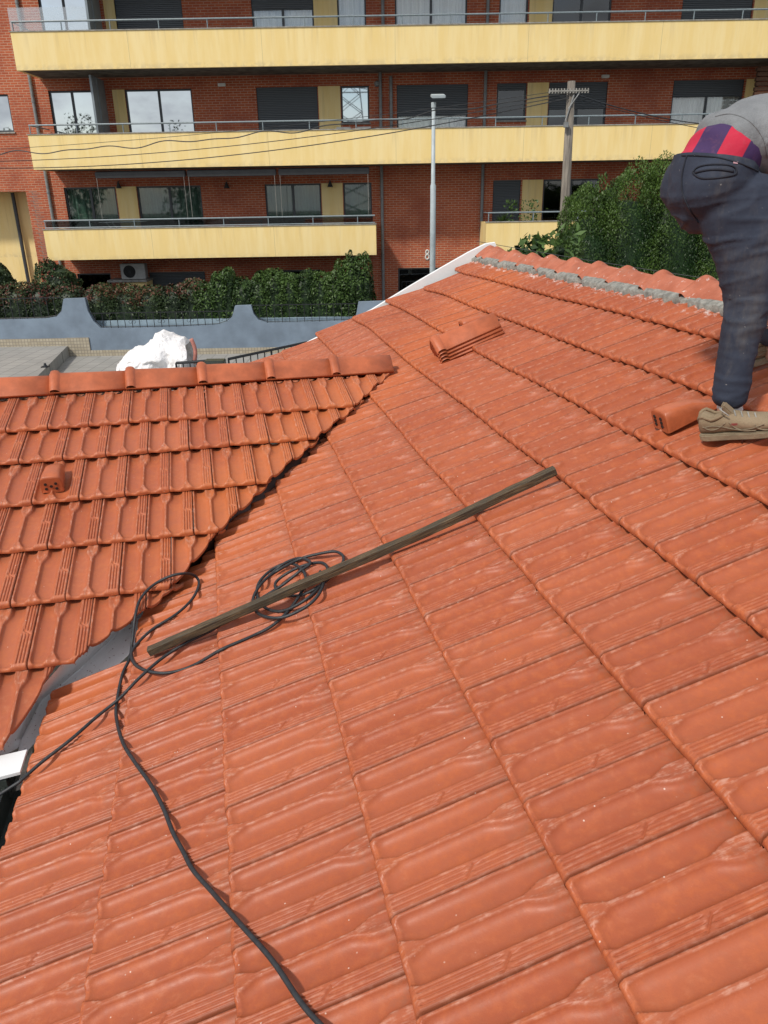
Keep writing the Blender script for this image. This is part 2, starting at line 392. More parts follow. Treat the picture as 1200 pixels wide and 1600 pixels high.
for k in range(0, 10):
    off = .5 if k % 2 == 0 else 0.
    for j in range(-9, 28):
        u0 = j + off
        if u0 + 1 > (28.0 if k in (9, 7, 5, 3) else 27.6): continue
        if u0 + .5 < -8: continue
        vc = k
        org = main_pt(u0+1, k)
        lod = 0 if (-2.6 < u0 < 5.5) else 1
        if u0 < 5.5 and k > 7: lod = 1
        wd = .9995
        if k == 0:
            if u0+1 > 7.55: continue
            cut = None
        elif u0 > L2(k+.5)-.6 or u0 > 17.2: cut = None
        else:
            ex_ = (.0 if k == 1 else .30), (.30 if k == 1 else .45); ca_, cb_ = main_pt(L1(k)+ex_[0], k), main_pt(L1(k+1)+ex_[1], k+1); cn_ = (cb_-ca_).cross(N1).normalized()
            if cn_.dot(A1) < 0: cn_ = -cn_
            cut = (tuple((ca_+cb_)/2 + cn_*RNG.normal(0, .006)), tuple((cn_ + cutd*RNG.normal(0, .04)).normalized()))
            if 12.0 < u0 and k < 5 and u0 > L1(k+1.2): continue
        if u0 <= 17.2 and k >= 1 and cut is None and u0 < L2(k+.5)-.6: continue
        if k < 2 and u0 > 14: continue
        if k == 9: gl = G1
        lay_tile(acc, org, -A1, B1, N1, lod, G1, k, dust_main, cut, hump)
main_roof = finish_tiles('roof_slope', acc, M['tile'], house, 'long slope of weathered terracotta tiles rising to the mortared ridge')

pC, pD = on_left(605, 580), on_left(16, 1165)
cutd2 = (pD-pC).normalized(); cutn2 = cutd2.cross(N2).normalized()
if cutn2.dot(H2) < 0: cutn2 = -cutn2
def dust_left(P):
    d = np.abs((P-np.array(pC)) @ np.array(cutn2)); q = (P-np.array(O2)) @ np.array(B2)/G2
    return np.exp(-(d/.42)**2)*np.exp(-((q+1.2)/2.4)**2)*1.25
acc = {'reg': [], 'irr': []}
rows = [-.03, -.94, -2, -3, -4, -5, -6]
LCUT = [(9.39, 1.05, 8.05, 0), (8.05, 0, 6.75, -.94), (6.75, -.94, 5.3, -2), (5.3, -2, 3.97, -3), (3.97, -3, 2.98, -4), (2.98, -4, 1.30, -5), (1.0, -4.94, .40, -6.05)]
for r, v0 in enumerate(rows):
    off = .5 if r % 2 else 0.
    for j in range(-12, 11):
        u0 = j + off
        if r == 6 and u0 < -8: continue
        ut, vt, ub, vb = LCUT[r]; ca_, cb_ = left_pt(ut, vt), left_pt(ub, vb); cn_ = (cb_-ca_).cross(N2).normalized()
        if cn_.dot(H2) < 0: cn_ = -cn_
        cut = (tuple((ca_+cb_)/2 + cn_*RNG.normal(-.004, .005)), tuple((cn_ + cutd2*RNG.normal(0, .05)).normalized()))
        lod = 0 if (r > 2) else 1
        if u0 < -3: lod = 2
        lay_tile(acc, left_pt(u0, v0), H2, B2, N2, lod, G2, -5, dust_left, cut, None)
left_roof = finish_tiles('roof_slope', acc, M['tile_left'], house, 'smaller slope of newer orange tiles ending in a cut edge at the valley')
# slopes turned away from the street side (behind both ridges)
apex2 = 1.42; apexP = left_pt(0, apex2, -STEP)
B2b = Vector((B2.x, B2.y, -B2.z)); N2b = H2.cross(B2b).normalized()
acc = {'reg': [], 'irr': []}
zero = lambda P: np.zeros(len(P))
for r in range(0, 6):
    for j in range(-12, 9+r*0):
        u0 = j + (.5 if r % 2 else 0); 
        if u0 > 8.2 + 0: continue
        org = apexP + H2*((u0+1)*TW) + B2b*((r+1)*G2) + N2b*.0
        lay_tile(acc, org, -H2, -B2b, N2b, 2, G2, -5, zero)
back2 = finish_tiles('roof_slope', acc, M['tile_left'], house, 'far side of the small roof, sloping down to the yard')
apex1 = 9.98; apexQ = main_pt(0, apex1, -STEP)
B1b = Vector((B1.x, B1.y, -B1.z)); N1b = Vector((-N1.x, -N1.y, N1.z)); N1b = -A1.cross(B1b).normalized() if (-A1.cross(B1b)).z > 0 else A1.cross(B1b).normalized()
acc = {'reg': [], 'irr': []}
for r in range(0, 5):
    for j in range(-5, 28):
        u0 = j + (.5 if r % 2 else 0)
        org = apexQ + A1*(u0*TW) + B1b*((r+1)*G1)
        lay_tile(acc, org, A1, -B1b, N1b, 2, G1, -5, zero)
back1 = finish_tiles('roof_slope', acc, M['tile'], house, 'side of the main roof beyond the mortared ridge')

# ridge caps
def cap_mesh(mb, org, ex, up, Lc, hw=.112, hh=.085, collar=.016, drop=.03):
    """org: crest line start, ex along, up; side = ex x up. one cap, collar at its start"""
    ex = Vector(ex).normalized(); up = Vector(up).normalized(); sd = ex.cross(up).normalized()
    st = [(-.004, .97, 0), (0, 1, 0), (.004, 1, collar*.75), (.012, 1, collar*1.1), (.024, 1, collar*1.28), (.038, 1, collar*1.25), (.05, 1, collar*.9), (.057, 1, collar*.35), (.063, 1, 0), (.13, .985, 0), (.25, .965, -.002), (Lc, .95, -.006)]
    n = 22; k = len(mb.v)
    for s_, sc, ex_ in st:
        for j in range(n+1):
            t = -1 + 2*j/n; a = t*math.pi/2
            xx = t*(hw*sc+ex_*.6)
            zz = (1-(t*t+.006)**.64)*(hh*sc)+ex_
            mb.v.append(tuple(org + ex*s_ + sd*xx + up*(zz-hh)))
    m_ = len(st)
    for i in range(m_-1):
        for j in range(n):
            mb.f.append((k+i*(n+1)+j, k+i*(n+1)+j+1, k+(i+1)*(n+1)+j+1, k+(i+1)*(n+1)+j)); mb.m.append(0)
    # inner shell + rim at both ends for thickness
    k2 = len(mb.v)
    for s_, sc, ex_ in ((-.004, .97, 0), (Lc, .95, -.006)):
        for j in range(n+1):
            t = -1 + 2*j/n; a = t*math.pi/2
            xx = t*(hw*sc-.012+ex_*.6); zz = (1-(t*t+.006)**.64)*(hh*sc)-.014+ex_
            mb.v.append(tuple(org + ex*s_ + sd*xx + up*(zz-hh)))
    for j in range(n):
        mb.f.append((k2+j, k2+j+1, k2+n+1+j+1, k2+n+1+j)); mb.m.append(0)
        mb.f.append((k+j, k+j+1, k2+j+1, k2+j)); mb.m.append(0)
        e = k+(m_-1)*(n+1); mb.f.append((e+j+1, e+j, k2+n+1+j, k2+n+1+j+1)); mb.m.append(0)
    for j in (0, n):
        for i in range(m_-1):
            pass
        mb.f.append((k+j, k+(m_-1)*(n+1)+j, k2+n+1+j, k2+j)); mb.m.append(0)
Zup = Vector((0, 0, 1))
# small roof ridge: collars at u = 7.77, 5.83, 3.90, 1.90, -0.12 ...; the last cap ends at u = 9.65
us = [7.72, 5.80, 3.86, 1.87, -.14, -2.15, -4.16, -6.17, -8.2, -10.2]
for i, u0 in enumerate(us):
    mb = MB(); c0 = left_pt(u0, apex2) + Zup*.050
    Lc = (9.62-u0)*TW if i == 0 else .475
    tilt = Vector((0, 0, RNG.normal(0, .004)))
    cap_mesh(mb, c0 + Vector((0, RNG.normal(0, .004), RNG.normal(0, .002))), H2 + tilt, Zup, Lc, hw=.122, hh=.099, collar=.015)
    mb.build('ridge_tile', M['cap'], left_roof, True)
M['cap_old'] = None
def cap_old():
    m = NB('terracotta_cap_limed'); f = m.noise(9, 5)
    b = m.mix(m.ramp(f, .3, .7), (.36, .095, .042), (.48, .15, .08))
    b = m.mix(m.ramp(m.noise(6, 5), .55, .75, 0, .6), b, (.30, .13, .08))
    s1 = m.noise(17, 7, .75); b = m.mix(m.ramp(s1, .60, .66, 0, .85), b, (.72, .66, .62))
    m.bump(m.noise(90, 4), .002); return m.fin(b, .6)
M['cap_old'] = cap_old()
us = [27.95, 27.15, 25.15, 23.3, 21.6, 19.75, 18.0, 16.2, 14.3, 12.35, 10.5, 8.65, 6.8, 4.95, 3.1, 1.25, -.6, -2.45]
for i, u0 in enumerate(us):
    mb = MB(); c0 = main_pt(u0, apex1) + Zup*(.048+hump(np.array([main_pt(u0, apex1)]))[0])
    cap_mesh(mb, c0, -A1 + Vector((0, 0, RNG.normal(0, .006))), Zup, .44 if i else .22, hw=.135, hh=.098, collar=.018)
    mb.build('ridge_tile', M['cap_old'], main_roof, True)
mb = MB(); mb.tube([left_pt(-12, apex2, -.045), left_pt(9.3, apex2, -.045)], .055, 10); mb.build('ridge_bedding', M['cap'], left_roof, True)
mb = MB(); mb.tube([main_pt(-4, apex1, -.05), main_pt(27.6, apex1, -.05)], .06, 10); mb.build('ridge_bedding', M['mortar'], main_roof, True)
# mortar bed
def mortar_bed():
    nu, nv = 520, 9; V = []; F = []
    for i in range(nu):
        u = -4 + (29.2+4)*i/(nu-1)
        for j in range(nv):
            t = j/(nv-1); jag = .06*(noise.noise(Vector((u*2.1, 3.3, 0))) + .6*noise.noise(Vector((u*7.3, 1.1, 0))))*(1-t)
            v = 9.54 + t*.15 + jag*1.6
            h = .002 + .012*math.sin(min(1, t*1.3)*math.pi/2)**.8 + .0025*noise.noise(Vector((u*5, v*16, 2))) + .0025*noise.noise(Vector((u*21, v*40, 2)))
            P = main_pt(u, v, h if t > .01 else -.03); V.append(P)
    for i in range(nu-1):
        for j in range(nv-1): F.append((i*nv+j, (i+1)*nv+j, (i+1)*nv+j+1, i*nv+j+1))
    return np_mesh('mortar_bed', [p[:] for p in V], F, M['mortar'], main_roof, True)
mortar_bed()
# tile face of the ventilator tiles
M['hole'] = plain('vent_hole_dark', (.02, .012, .01), .9, .1)
def vent(base, right, upd, nrm, parent, mat, holes, wd=.098, hd=.068, Ld=.25):
    right, upd, nrm = Vector(right), Vector(upd), Vector(nrm)
    st = [(0, .80, .02), (.004, .95, .4), (.010, 1, .95), (.016, 1, 1.0), (.06, .96, .97), (.14, .86, .80), (.21, .70, .42), (Ld, .5, .02)]
    n = 16; V = []; mb = MB()
    for s_, ws, hs in st:
        for j in range(n+1):
            a = math.pi*j/n; c, s2 = math.cos(a), math.sin(a)
            x = math.copysign(abs(c)**.35, c)*wd/2*(ws*(1-.14*abs(s2)))
            z = abs(s2)**.35*hd*hs
            V.append(base + right*x + upd*s_ + nrm*(z-.006))
    F = []
    for i in range(len(st)-1):
        for j in range(n): F.append((i*(n+1)+j, i*(n+1)+j+1, (i+1)*(n+1)+j+1, (i+1)*(n+1)+j))
    mb.add(V, F)
    # front plate
    fr = [base + right*(math.copysign(abs(math.cos(math.pi*j/n))**.35, math.cos(math.pi*j/n))*wd/2*.93) + upd*.002 + nrm*(abs(math.sin(math.pi*j/n))**.35*hd*.94-.006) for j in range(n+1)]
    mb.add(fr, [tuple(range(n+1))])
    o = mb.build('vent_cowl', mat, parent, True)
    me = o.data
    for hx, hz in holes:
        mh = MB()
        c = base + right*hx + nrm*hz - upd*.0015
        ring = [c + right*(math.cos(t)*.0075) + nrm*(math.sin(t)*.0075) for t in np.linspace(0, 2*math.pi, 13)[:-1]]
        mh.prism(ring, upd*.006); mh.build('vent_hole', M['hole'], parent)
    return o
h5 = [(-.026, .046), (.024, .047), (0, .032), (-.026, .018), (.024, .017)]
h6 = [(-.024, .050), (.020, .050), (-.024, .033), (.020, .033), (-.024, .016), (.020, .016)]
vent(left_pt(.40, -1.80, -.012), H2, B2, N2, left_roof, M['cap'], h5, .112, .092, .21)
vent(main_pt(6.62, 7.18, -.004), -A1, B1, N1, main_roof, M['cap'], h6, .11, .085, .30)
vent(main_pt(18.05, 7.18, -.004), -A1, B1, N1, main_roof, M['cap'], h6, .11, .085, .27)
# flashing in the valley
cen = [uv_main(on_main(30, 1168, -.06)), uv_main(on_main(64, 1096, -.06)), uv_main(on_main(125, 1046, -.06)), uv_main(on_main(225, 950, -.06)), (11.1, 2), (12.6, 3), (14.5, 4), (16.3, 5), (17.3, 5.55)]; NC = 8
lef = [(.15, -6.08), (.45, -5.5), (1.0, -4.95), (2.5, -4.1), (3.3, -3.1), (4.6, -2), (6.0, -.94), (7.3, 0), (8.6, .95)]
V, dirt_shade = [], []
for i_ in range(61):
    t = i_/60*8; a_ = min(int(t), 7); f_ = t-a_
    c = main_pt(cen[a_][0]*(1-f_)+cen[a_+1][0]*f_, cen[a_][1]*(1-f_)+cen[a_+1][1]*f_, -.060-.03*max(0, min(1, t-3)))
    r_ = main_pt(cen[a_][0]*(1-f_)+cen[a_+1][0]*f_-1.25, cen[a_][1]*(1-f_)+cen[a_+1][1]*f_, -.078)
    l_ = left_pt(lef[a_][0]*(1-f_)+lef[a_+1][0]*f_, lef[a_][1]*(1-f_)+lef[a_+1][1]*f_, -.058)
    V += [r_, c.lerp(r_, .5), c.lerp(r_, .06), c+Zup*.012, c.lerp(l_, .06), c.lerp(l_, .5), l_]
    dirt_shade += [max(0., min(1., (t-2.9)/.5))]*7  # dirt and painted crack shade, growing above the open foot of the valley
F = [(i_*7+j_, i_*7+j_+1, (i_+1)*7+j_+1, (i_+1)*7+j_) for i_ in range(60) for j_ in range(6)]
np_mesh('valley_flashing', [p[:] for p in V], F, M['flash'], house, False, {'dirt_shade': dirt_shade})
# verge sheet at the far gable
mb = MB(); vs_ = [3.0, 6.6, 7.0, 7.8, 8.6, 9.5, 10.0, 10.25]; hs_ = [-.09, -.035, -.015, .02, .05, .08, .085, .06]
for a_ in range(len(vs_)-1):
    va, vb, ha, hb = vs_[a_], vs_[a_+1], hs_[a_], hs_[a_+1]
    mb.hexa([main_pt(28.08, va, -.16), main_pt(28.3, va, -.16), main_pt(28.3, vb, -.16), main_pt(28.08, vb, -.16), main_pt(28.14, va, ha-.006), main_pt(28.22, va, ha), main_pt(28.22, vb, hb), main_pt(28.14, vb, hb-.006)])
mb.build('verge_sheet', M['verge'], house)
# underlay, walls and eaves of the house
mb = MB()
mb.prism([main_pt(-8, 0, -.11), main_pt(5.0, .0, -.11), main_pt(8.0, 1.1, -.11), main_pt(16, 5.5, -.13), main_pt(21.5, 2.2, -.12), main_pt(27.4, 2.2, -.09), main_pt(27.6, 9.9, -.09), main_pt(-8, 9.9, -.11)], -N1*.10)
mb.build('roof_deck', M['gutter_in'], house)
mb = MB(); mb.prism([left_pt(-12, -6.1, -.11), left_pt(-1.7, -6.1, -.11), left_pt(7.0, 1.2, -.11), left_pt(-12, 1.2, -.11)], -N2*.10)
mb.build('roof_deck', M['gutter_in'], house)
mb = MB()
def wallseg(p, q, z1a, z1b, th=.25, z0=0.):
    p, q = Vector(p), Vector(q); d = (q-p).normalized(); nn = Vector((-d.y, d.x, 0))*th
    mb.add([(p.x, p.y, z0), (q.x, q.y, z0), (q.x+nn.x, q.y+nn.y, z0), (p.x+nn.x, p.y+nn.y, z0), (p.x, p.y, z1a), (q.x, q.y, z1b), (q.x+nn.x, q.y+nn.y, z1b), (p.x+nn.x, p.y+nn.y, z1a)],
           [(3, 2, 1, 0), (4, 5, 6, 7), (0, 1, 5, 4), (1, 2, 6, 5), (2, 3, 7, 6), (3, 0, 4, 7)])
q0, q1 = main_pt(-5, .75), main_pt(7.0, .75)
wallseg(q0, q1, q0.z-.25, q1.z-.25); mb.build('wall', M['cream'], house); mb = MB()
g0, g1 = main_pt(27.0, .8), main_pt(27.0, 9.9)
wallseg(g0, g1, g0.z-.25, g1.z-.25); mb.build('wall', M['cream'], house); mb = MB()
l0, l1 = left_pt(-12, -5.4), left_pt(.5, -5.4)
wallseg(l1, l0, l1.z-.25, l0.z-.25)
mb.build('wall', M['cream'], house)
# gutters
mb = MB()
ga, gb = main_pt(-5, -.28, -.095), main_pt(6.55, -.28, -.095)
hx = Vector((B1.x, B1.y, 0)).normalized()
def gutter(p, q, out, name_parent):
    m_ = MB(); d = (Vector(q)-Vector(p)); out = Vector(out)
    prof = [(0.01, .0), (0.0, .0), (-.0, -.075), (-.085, -.08), (-.09, 0), (-.10, .004), (-.103, -.01), (-.098, -.09), (.01, -.088)]
    poly = [Vector(p) + out*x + Zup*z for x, z in prof]
    m_.prism(poly, d); return m_.build('gutter', M['gutter'], name_parent)
gutter(main_pt(-5, -.02, -.055), main_pt(6.1, -.02, -.055), hx, house)
hy = Vector((B2.x, B2.y, 0)).normalized()
gutter(left_pt(-12, -6.07, -.07), left_pt(.42, -6.07, -.07), hy, house)
# white soffit board seen in the corner under the small eave
ca, cb = onZ(-40, 1190, CZ-1.84), onZ(42, 1171, CZ-1.84); cc, cdp = onZ(31, 1206, CZ-1.84), onZ(-40, 1224, CZ-1.84)
mb = MB(); mb.prism([ca, cb, cc, cdp], (0, 0, -.012)); mb.build('soffit_board', M['verge'], house)
mb = MB(); mb.obox(main_pt(4.6, .15, -.2), A1*.95*TW*5, hx*.012, Zup*.10); mb.build('fascia', M['gutter_in'], house)

# ------------------------------------------------------------------ loose things on the roof
# stack of spare ridge caps
sp0, sp1 = on_main(684, 556), on_main(779, 514)
sdv = (sp1-sp0).normalized(); sside = sdv.cross(N1).normalized()
stack_labels = ['spare ridge tile topmost of the crooked stack on the main slope', 'spare ridge tile second from the top of the crooked stack',
                'spare ridge tile third from the top of the crooked stack', 'spare ridge tile lying at the bottom of the crooked stack on the slope']
for i in range(4):
    mb = MB(); hgt = .128 - i*.024
    d = (sdv + sside*(.02*(i-1.5)) ).normalized(); nn = (N1 + sdv*0.01).normalized()
    cap_mesh(mb, sp0 + sdv*(.003*i - .01) + nn*hgt - sside*(.004*i), d, nn, .455, hw=.105, hh=.085, collar=.013)
    o = mb.build('ridge_tile', M['cap'], None, True); tag(o, stack_labels[i], 'roof tile', 'spare ridge tiles stacked on the main slope')
# timber
t0, t1 = on_main(233, 1018, .03), on_main(868, 736, .03)
td = (t1-t0).normalized(); ts = td.cross(N1).normalized()
bm = bmesh.new(); nseg = 60; rings = []
for i in range(nseg+1):
    s = i/nseg; c = t0.lerp(t1, s) + N1*(.004*math.sin(s*7)) + ts*(.016*math.sin(s*math.pi) + .003*math.sin(s*11)); hw, hh = .0175, .0165
    q = []
    for a, b in ((-1, -.8), (-.8, -1), (.8, -1), (1, -.8), (1, .8), (.8, 1), (-.8, 1), (-1, .8)):
        j = .0016*noise.noise(Vector((s*40, a*3, b*3))); q.append(bm.verts.new(c + ts*(a*(hw+j)) + N1*(b*(hh+j))))
    rings.append(q)
for i in range(nseg):
    for j in range(8): bm.faces.new((rings[i][j], rings[i][(j+1) % 8], rings[i+1][(j+1) % 8], rings[i+1][j]))
bm.faces.new(list(reversed(rings[0]))); bm.faces.new(rings[-1])
bmesh.ops.recalc_face_normals(bm, faces=bm.faces)
me = bpy.data.meshes.new('timber_batten'); bm.to_mesh(me); bm.free()
for nm_, fn in (('s', lambda c: (c-t0).dot(td)), ('q', lambda c: ((c-t0).dot(ts)-(c-t0).dot(N1))*10)):
    at_ = me.attributes.new(nm_, 'FLOAT', 'POINT')
    for v_ in me.vertices: at_.data[v_.index].value = fn(v_.co)
tag(link('timber_batten', me, M['plank']), 'long weathered square timber lying across the main slope over a coiled cable', 'timber')
# cable
SURF = None
def bvh_of(objs):
    vs, fs = [], []
    for o in objs:
        k = len(vs); me = o.data; vs += [v.co.copy() for v in me.vertices]; fs += [tuple(i+k for i in p.vertices) for p in me.polygons]
    return BVHTree.FromPolygons(vs, fs)
SURF = bvh_of([main_roof, left_roof])
def smooth_path(pts, n):
    P = [Vector(p) for p in pts]; out = []
    for i in range(len(P)-1):
        p0, p1, p2, p3 = P[max(i-1, 0)], P[i], P[i+1], P[min(i+2, len(P)-1)]
        for k in range(n):
            t = k/n; out.append(.5*((2*p1) + (p2-p0)*t + (2*p0-5*p1+4*p2-p3)*t*t + (3*p1-p0-3*p2+p3)*t**3))
    out.append(P[-1]); return out
def drape(pxs, r, extra=None, n=6):
    S = smooth_path([Vector((x, y, 0)) for x, y in pxs], n); hs = []
    for p in S:
        h = SURF.ray_cast(CAM, ray(p.x, p.y), 12); hs.append((h[0]-O1).dot(N1) if h[0] is not None else -.02)
    hs = [max(hs[max(0, i-3):i+4]) for i in range(len(hs))]
    hs = [sum(hs[max(0, i-3):i+4])/len(hs[max(0, i-3):i+4]) for i in range(len(hs))]
    return [on_main(p.x, p.y, hs[i] + r + (extra(i/(len(S)-1)) if extra else 0)) for i, p in enumerate(S)]
c1 = [(505, 1606), (470, 1566), (425, 1500), (372, 1440), (330, 1392), (302, 1360), (286, 1330), (270, 1300), (255, 1262), (235, 1225), (210, 1190), (192, 1160), (182, 1122), (183, 1095), (191, 1055), (202, 1030), (206, 1008), (212, 960), (220, 935), (240, 914), (270, 899), (298, 897), (311, 910), (301, 935), (275, 960), (240, 982), (216, 1004), (205, 1022), (213, 1040), (236, 1050), (266, 1051), (302, 1040), (346, 1015), (392, 995), (425, 978), (450, 955), (470, 927), (478, 905), (470, 888), (450, 880), (425, 890), (405, 910), (402, 932), (415, 950), (440, 955), (470, 942), (497, 920), (512, 895), (505, 880), (480, 882), (450, 895), (430, 912), (440, 928), (470, 930), (500, 915), (528, 890), (537, 872), (525, 862), (500, 865), (470, 873), (440, 888), (415, 905), (398, 928), (396, 948), (410, 962), (440, 965), (475, 950), (497, 930), (507, 905), (500, 893)]
c2 = [(-30, 1285), (0, 1254), (30, 1222), (65, 1191), (110, 1156), (150, 1121), (186, 1092), (216, 1061), (250, 1031), (281, 1010), (310, 995), (334, 983), (365, 962), (400, 940), (440, 915), (468, 893), (485, 880), (470, 872), (445, 880), (420, 900)]
mb = MB()
mb.tube(drape(c1, .0065, lambda t: .012*max(0, (t-.62)/.38)), .0065, 8)
p2 = drape(c2[2:], .0065, lambda t: .006)
p2 = [p2[0] + Vector((-.9, -.1, -1.3)), p2[0] + Vector((-.35, -.08, -.35)), p2[0]+Vector((-.08, -.03, -.04))] + p2
mb.tube(p2, .0065, 8)
tag(mb.build('power_cable', M['cable'], None, True), 'black cable looping from under the timber down the main slope', 'cable')
#@@PART2
# ------------------------------------------------------------------ more materials
def brick_mat():
    m = NB('red_brick'); g = m.coord(); sp = m.n('ShaderNodeSeparateXYZ'); m.l(g, sp.inputs[0])
    cb = m.n('ShaderNodeCombineXYZ'); m.l(m.math('ADD', sp.outputs[0], sp.outputs[1]), cb.inputs[0]); m.l(sp.outputs[2], cb.inputs[1])
    bt = m.n('ShaderNodeTexBrick'); m.l(cb.outputs[0], bt.inputs['Vector'])
    for k, v in (('Scale', 1.), ('Brick Width', .25), ('Row Height', .078), ('Mortar Size', .011), ('Mortar Smooth', .2), ('Bias', 0.)): bt.inputs[k].default_value = v
    bt.inputs['Color1'].default_value = (.39, .078, .027, 1); bt.inputs['Color2'].default_value = (.49, .112, .040, 1); bt.inputs['Mortar'].default_value = (.52, .30, .20, 1)
    b = m.mix(m.ramp(m.noise(.9, 5, .6), .42, .66, 0, .5), bt.outputs['Color'], (.26, .050, .026)); b = m.mix(m.ramp(m.noise(2.7, 5, .7), .55, .72, 0, .3), b, (.50, .19, .11))
    b = m.mix(m.ramp(m.noise(30, 3), .6, .75, 0, .25), b, (.5, .14, .07))
    m.bump(bt.outputs['Fac'], -.006); return m.fin(b, .8)
M['brick'] = brick_mat()
def parapet_mat():
    m = NB('yellow_render'); f = m.noise(1, 5, .6, stretch=(3.2, 3.2, .45)); f2 = m.noise(1, 5, .7, stretch=(9, 9, .8))
    b = m.mix(m.ramp(f, .35, .7), (.86, .645, .265), (.90, .715, .35)); b = m.mix(m.ramp(f2, .58, .85, 0, .22), b, (.62, .45, .20))
    b = m.mix(m.ramp(m.noise(14, 4), .6, .8, 0, .2), b, (.85, .72, .45))
    sp = m.n('ShaderNodeSeparateXYZ'); m.l(m.coord(), sp.inputs[0])
    tz = m.math('FRACT', m.math('MULTIPLY', m.math('SUBTRACT', sp.outputs[2], 4.6-1.80), 1/2.935))
    drip = m.math('MULTIPLY', m.ramp(m.noise(1, 4, .7, stretch=(5.5, 5.5, .22)), .52, .66), m.ramp(tz, .10, .36)); b = m.mix(m.math('MULTIPLY', drip, .20), b, (.46, .33, .18))
    low = m.math('MULTIPLY', m.ramp(tz, .08, .0), m.ramp(m.noise(6, 4), .4, .6)); b = m.mix(m.math('MULTIPLY', low, .35), b, (.45, .36, .22))
    jx = m.math('FRACT', m.math('MULTIPLY', m.math('ADD', sp.outputs[0], 7.9), 1/4.25)); b = m.mix(m.ramp(jx, .0016, .0032, .6, 0), b, (.30, .24, .14))
    return m.fin(b, .85)
M['yellow'] = parapet_mat()
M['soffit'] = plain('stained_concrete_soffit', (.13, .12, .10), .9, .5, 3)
M['coping'] = plain('grey_coping', (.30, .29, .26), .8, .3, 8)
M['frame'] = plain('dark_grey_aluminium', (.05, .058, .065), .45, .1, 5)
M['rail'] = plain('blue_grey_rail_paint', (.22, .27, .29), .45, .2, 20)
M['pipe'] = plain('grey_downpipe', (.22, .23, .23), .5, .2, 10)
def shutter_mat():
    m = NB('roller_shutter'); sp = m.n('ShaderNodeSeparateXYZ'); m.l(m.coord(), sp.inputs[0])
    w_ = m.math('FRACT', m.math('MULTIPLY', sp.outputs[2], 1/.055)); tri = m.math('ABSOLUTE', m.math('SUBTRACT', w_, .5))
    m.bump(m.ramp(tri, .3, .5, 1, 0), .018); return m.fin((.085, .098, .108), .5)
M['shutter'] = shutter_mat()
def glass_mirror():
    m = NB('reflective_glass'); return m.fin((.62, .66, .68), .015, Metallic=1.0)
M['gmirror'] = glass_mirror()
def glass_clear(name, fac, tint, r=.02):
    m = NB(name); tr = m.n('ShaderNodeBsdfTransparent'); gl = m.n('ShaderNodeBsdfGlossy'); gl.inputs['Roughness'].default_value = r
    tr.inputs[0].default_value = (*tint, 1); mxs = m.n('ShaderNodeMixShader'); mxs.inputs[0].default_value = fac
    m.l(tr.outputs[0], mxs.inputs[1]); m.l(gl.outputs[0], mxs.inputs[2]); m.l(mxs.outputs[0], m.out.inputs[0]); return m.m
M['gclear'] = glass_clear('window_glass', .13, (.96, .98, .98))
M['gdark'] = glass_clear('dark_window_glass', .10, (.35, .40, .42))
M['gscreen'] = glass_clear('frosted_screen_glass', .25, (.95, .97, .97), .25)
M['ggreen'] = glass_clear('green_tinted_glass', .10, (.50, .60, .56))
M['gdim'] = plain('shaded_white_casing', (.40, .40, .38), .5, .1, 6)  # white casing painted grey, its shade under the balcony put into the colour
def curtain_mat(name, c):
    m = NB(name); sp = m.n('ShaderNodeSeparateXYZ'); m.l(m.coord(), sp.inputs[0])
    return m.fin(m.mix(m.ramp(m.noise(1, 3, stretch=(14, 1, .5)), .3, .7), tuple(x*.75 for x in c), c), .9)
M['curtain'] = curtain_mat('pale_curtain', (.90, .90, .87)); M['curtain_d'] = curtain_mat('grey_green_curtain', (.20, .23, .21))
M['room'] = plain('dark_interior', (.03, .03, .028), .9, .2)
M['panel'] = plain('frosted_partition', (.22, .26, .28), .4, .15, 3)
M['awning'] = plain('dark_awning_cassette', (.045, .047, .05), .5, .15, 8)
M['white'] = plain('white_plastic', (.70, .70, .66), .5, .12, 8)
M['blue'] = plain('blue_grey_wall_paint', (.19, .245, .31), .8, .22, 1.1, .002, 60)
M['blue2'] = plain('pale_blue_paint', (.30, .40, .47), .8, .15, 2)
M['iron'] = plain('black_wrought_iron', (.014, .016, .020), .5, .2, 30)
M['pole'] = plain('weathered_pole_wood', (.20, .175, .145), .85, .45, 1, .004, 30, stretch=(30, 30, 2))
M['lamp'] = plain('pale_galvanised_paint', (.42, .48, .50), .45, .12, 6)
M['screenwood'] = plain('brown_reed_screen', (.10, .045, .022), .85, .4, 20)
M['asphalt'] = plain('asphalt', (.055, .055, .052), .9, .25, 3, .004, 200)
M['soil'] = plain('yard_soil', (.045, .042, .033), .95, .5, 9, .02, 30)
def pav_mat():
    m = NB('pavement_tiles'); bt = m.n('ShaderNodeTexBrick'); m.l(m.coord(), bt.inputs['Vector'])
    for k, v in (('Scale', 1.), ('Brick Width', .42), ('Row Height', .42), ('Mortar Size', .012), ('Mortar Smooth', .3)): bt.inputs[k].default_value = v
    bt.offset = 0
    bt.inputs['Color1'].default_value = (.30, .295, .275, 1); bt.inputs['Color2'].default_value = (.35, .34, .315, 1); bt.inputs['Mortar'].default_value = (.15, .15, .14, 1)
    b = m.mix(m.ramp(m.noise(.9, 5), .4, .7, 0, .4), bt.outputs['Color'], (.24, .235, .22)); return m.fin(b, .75)
M['pave'] = pav_mat()
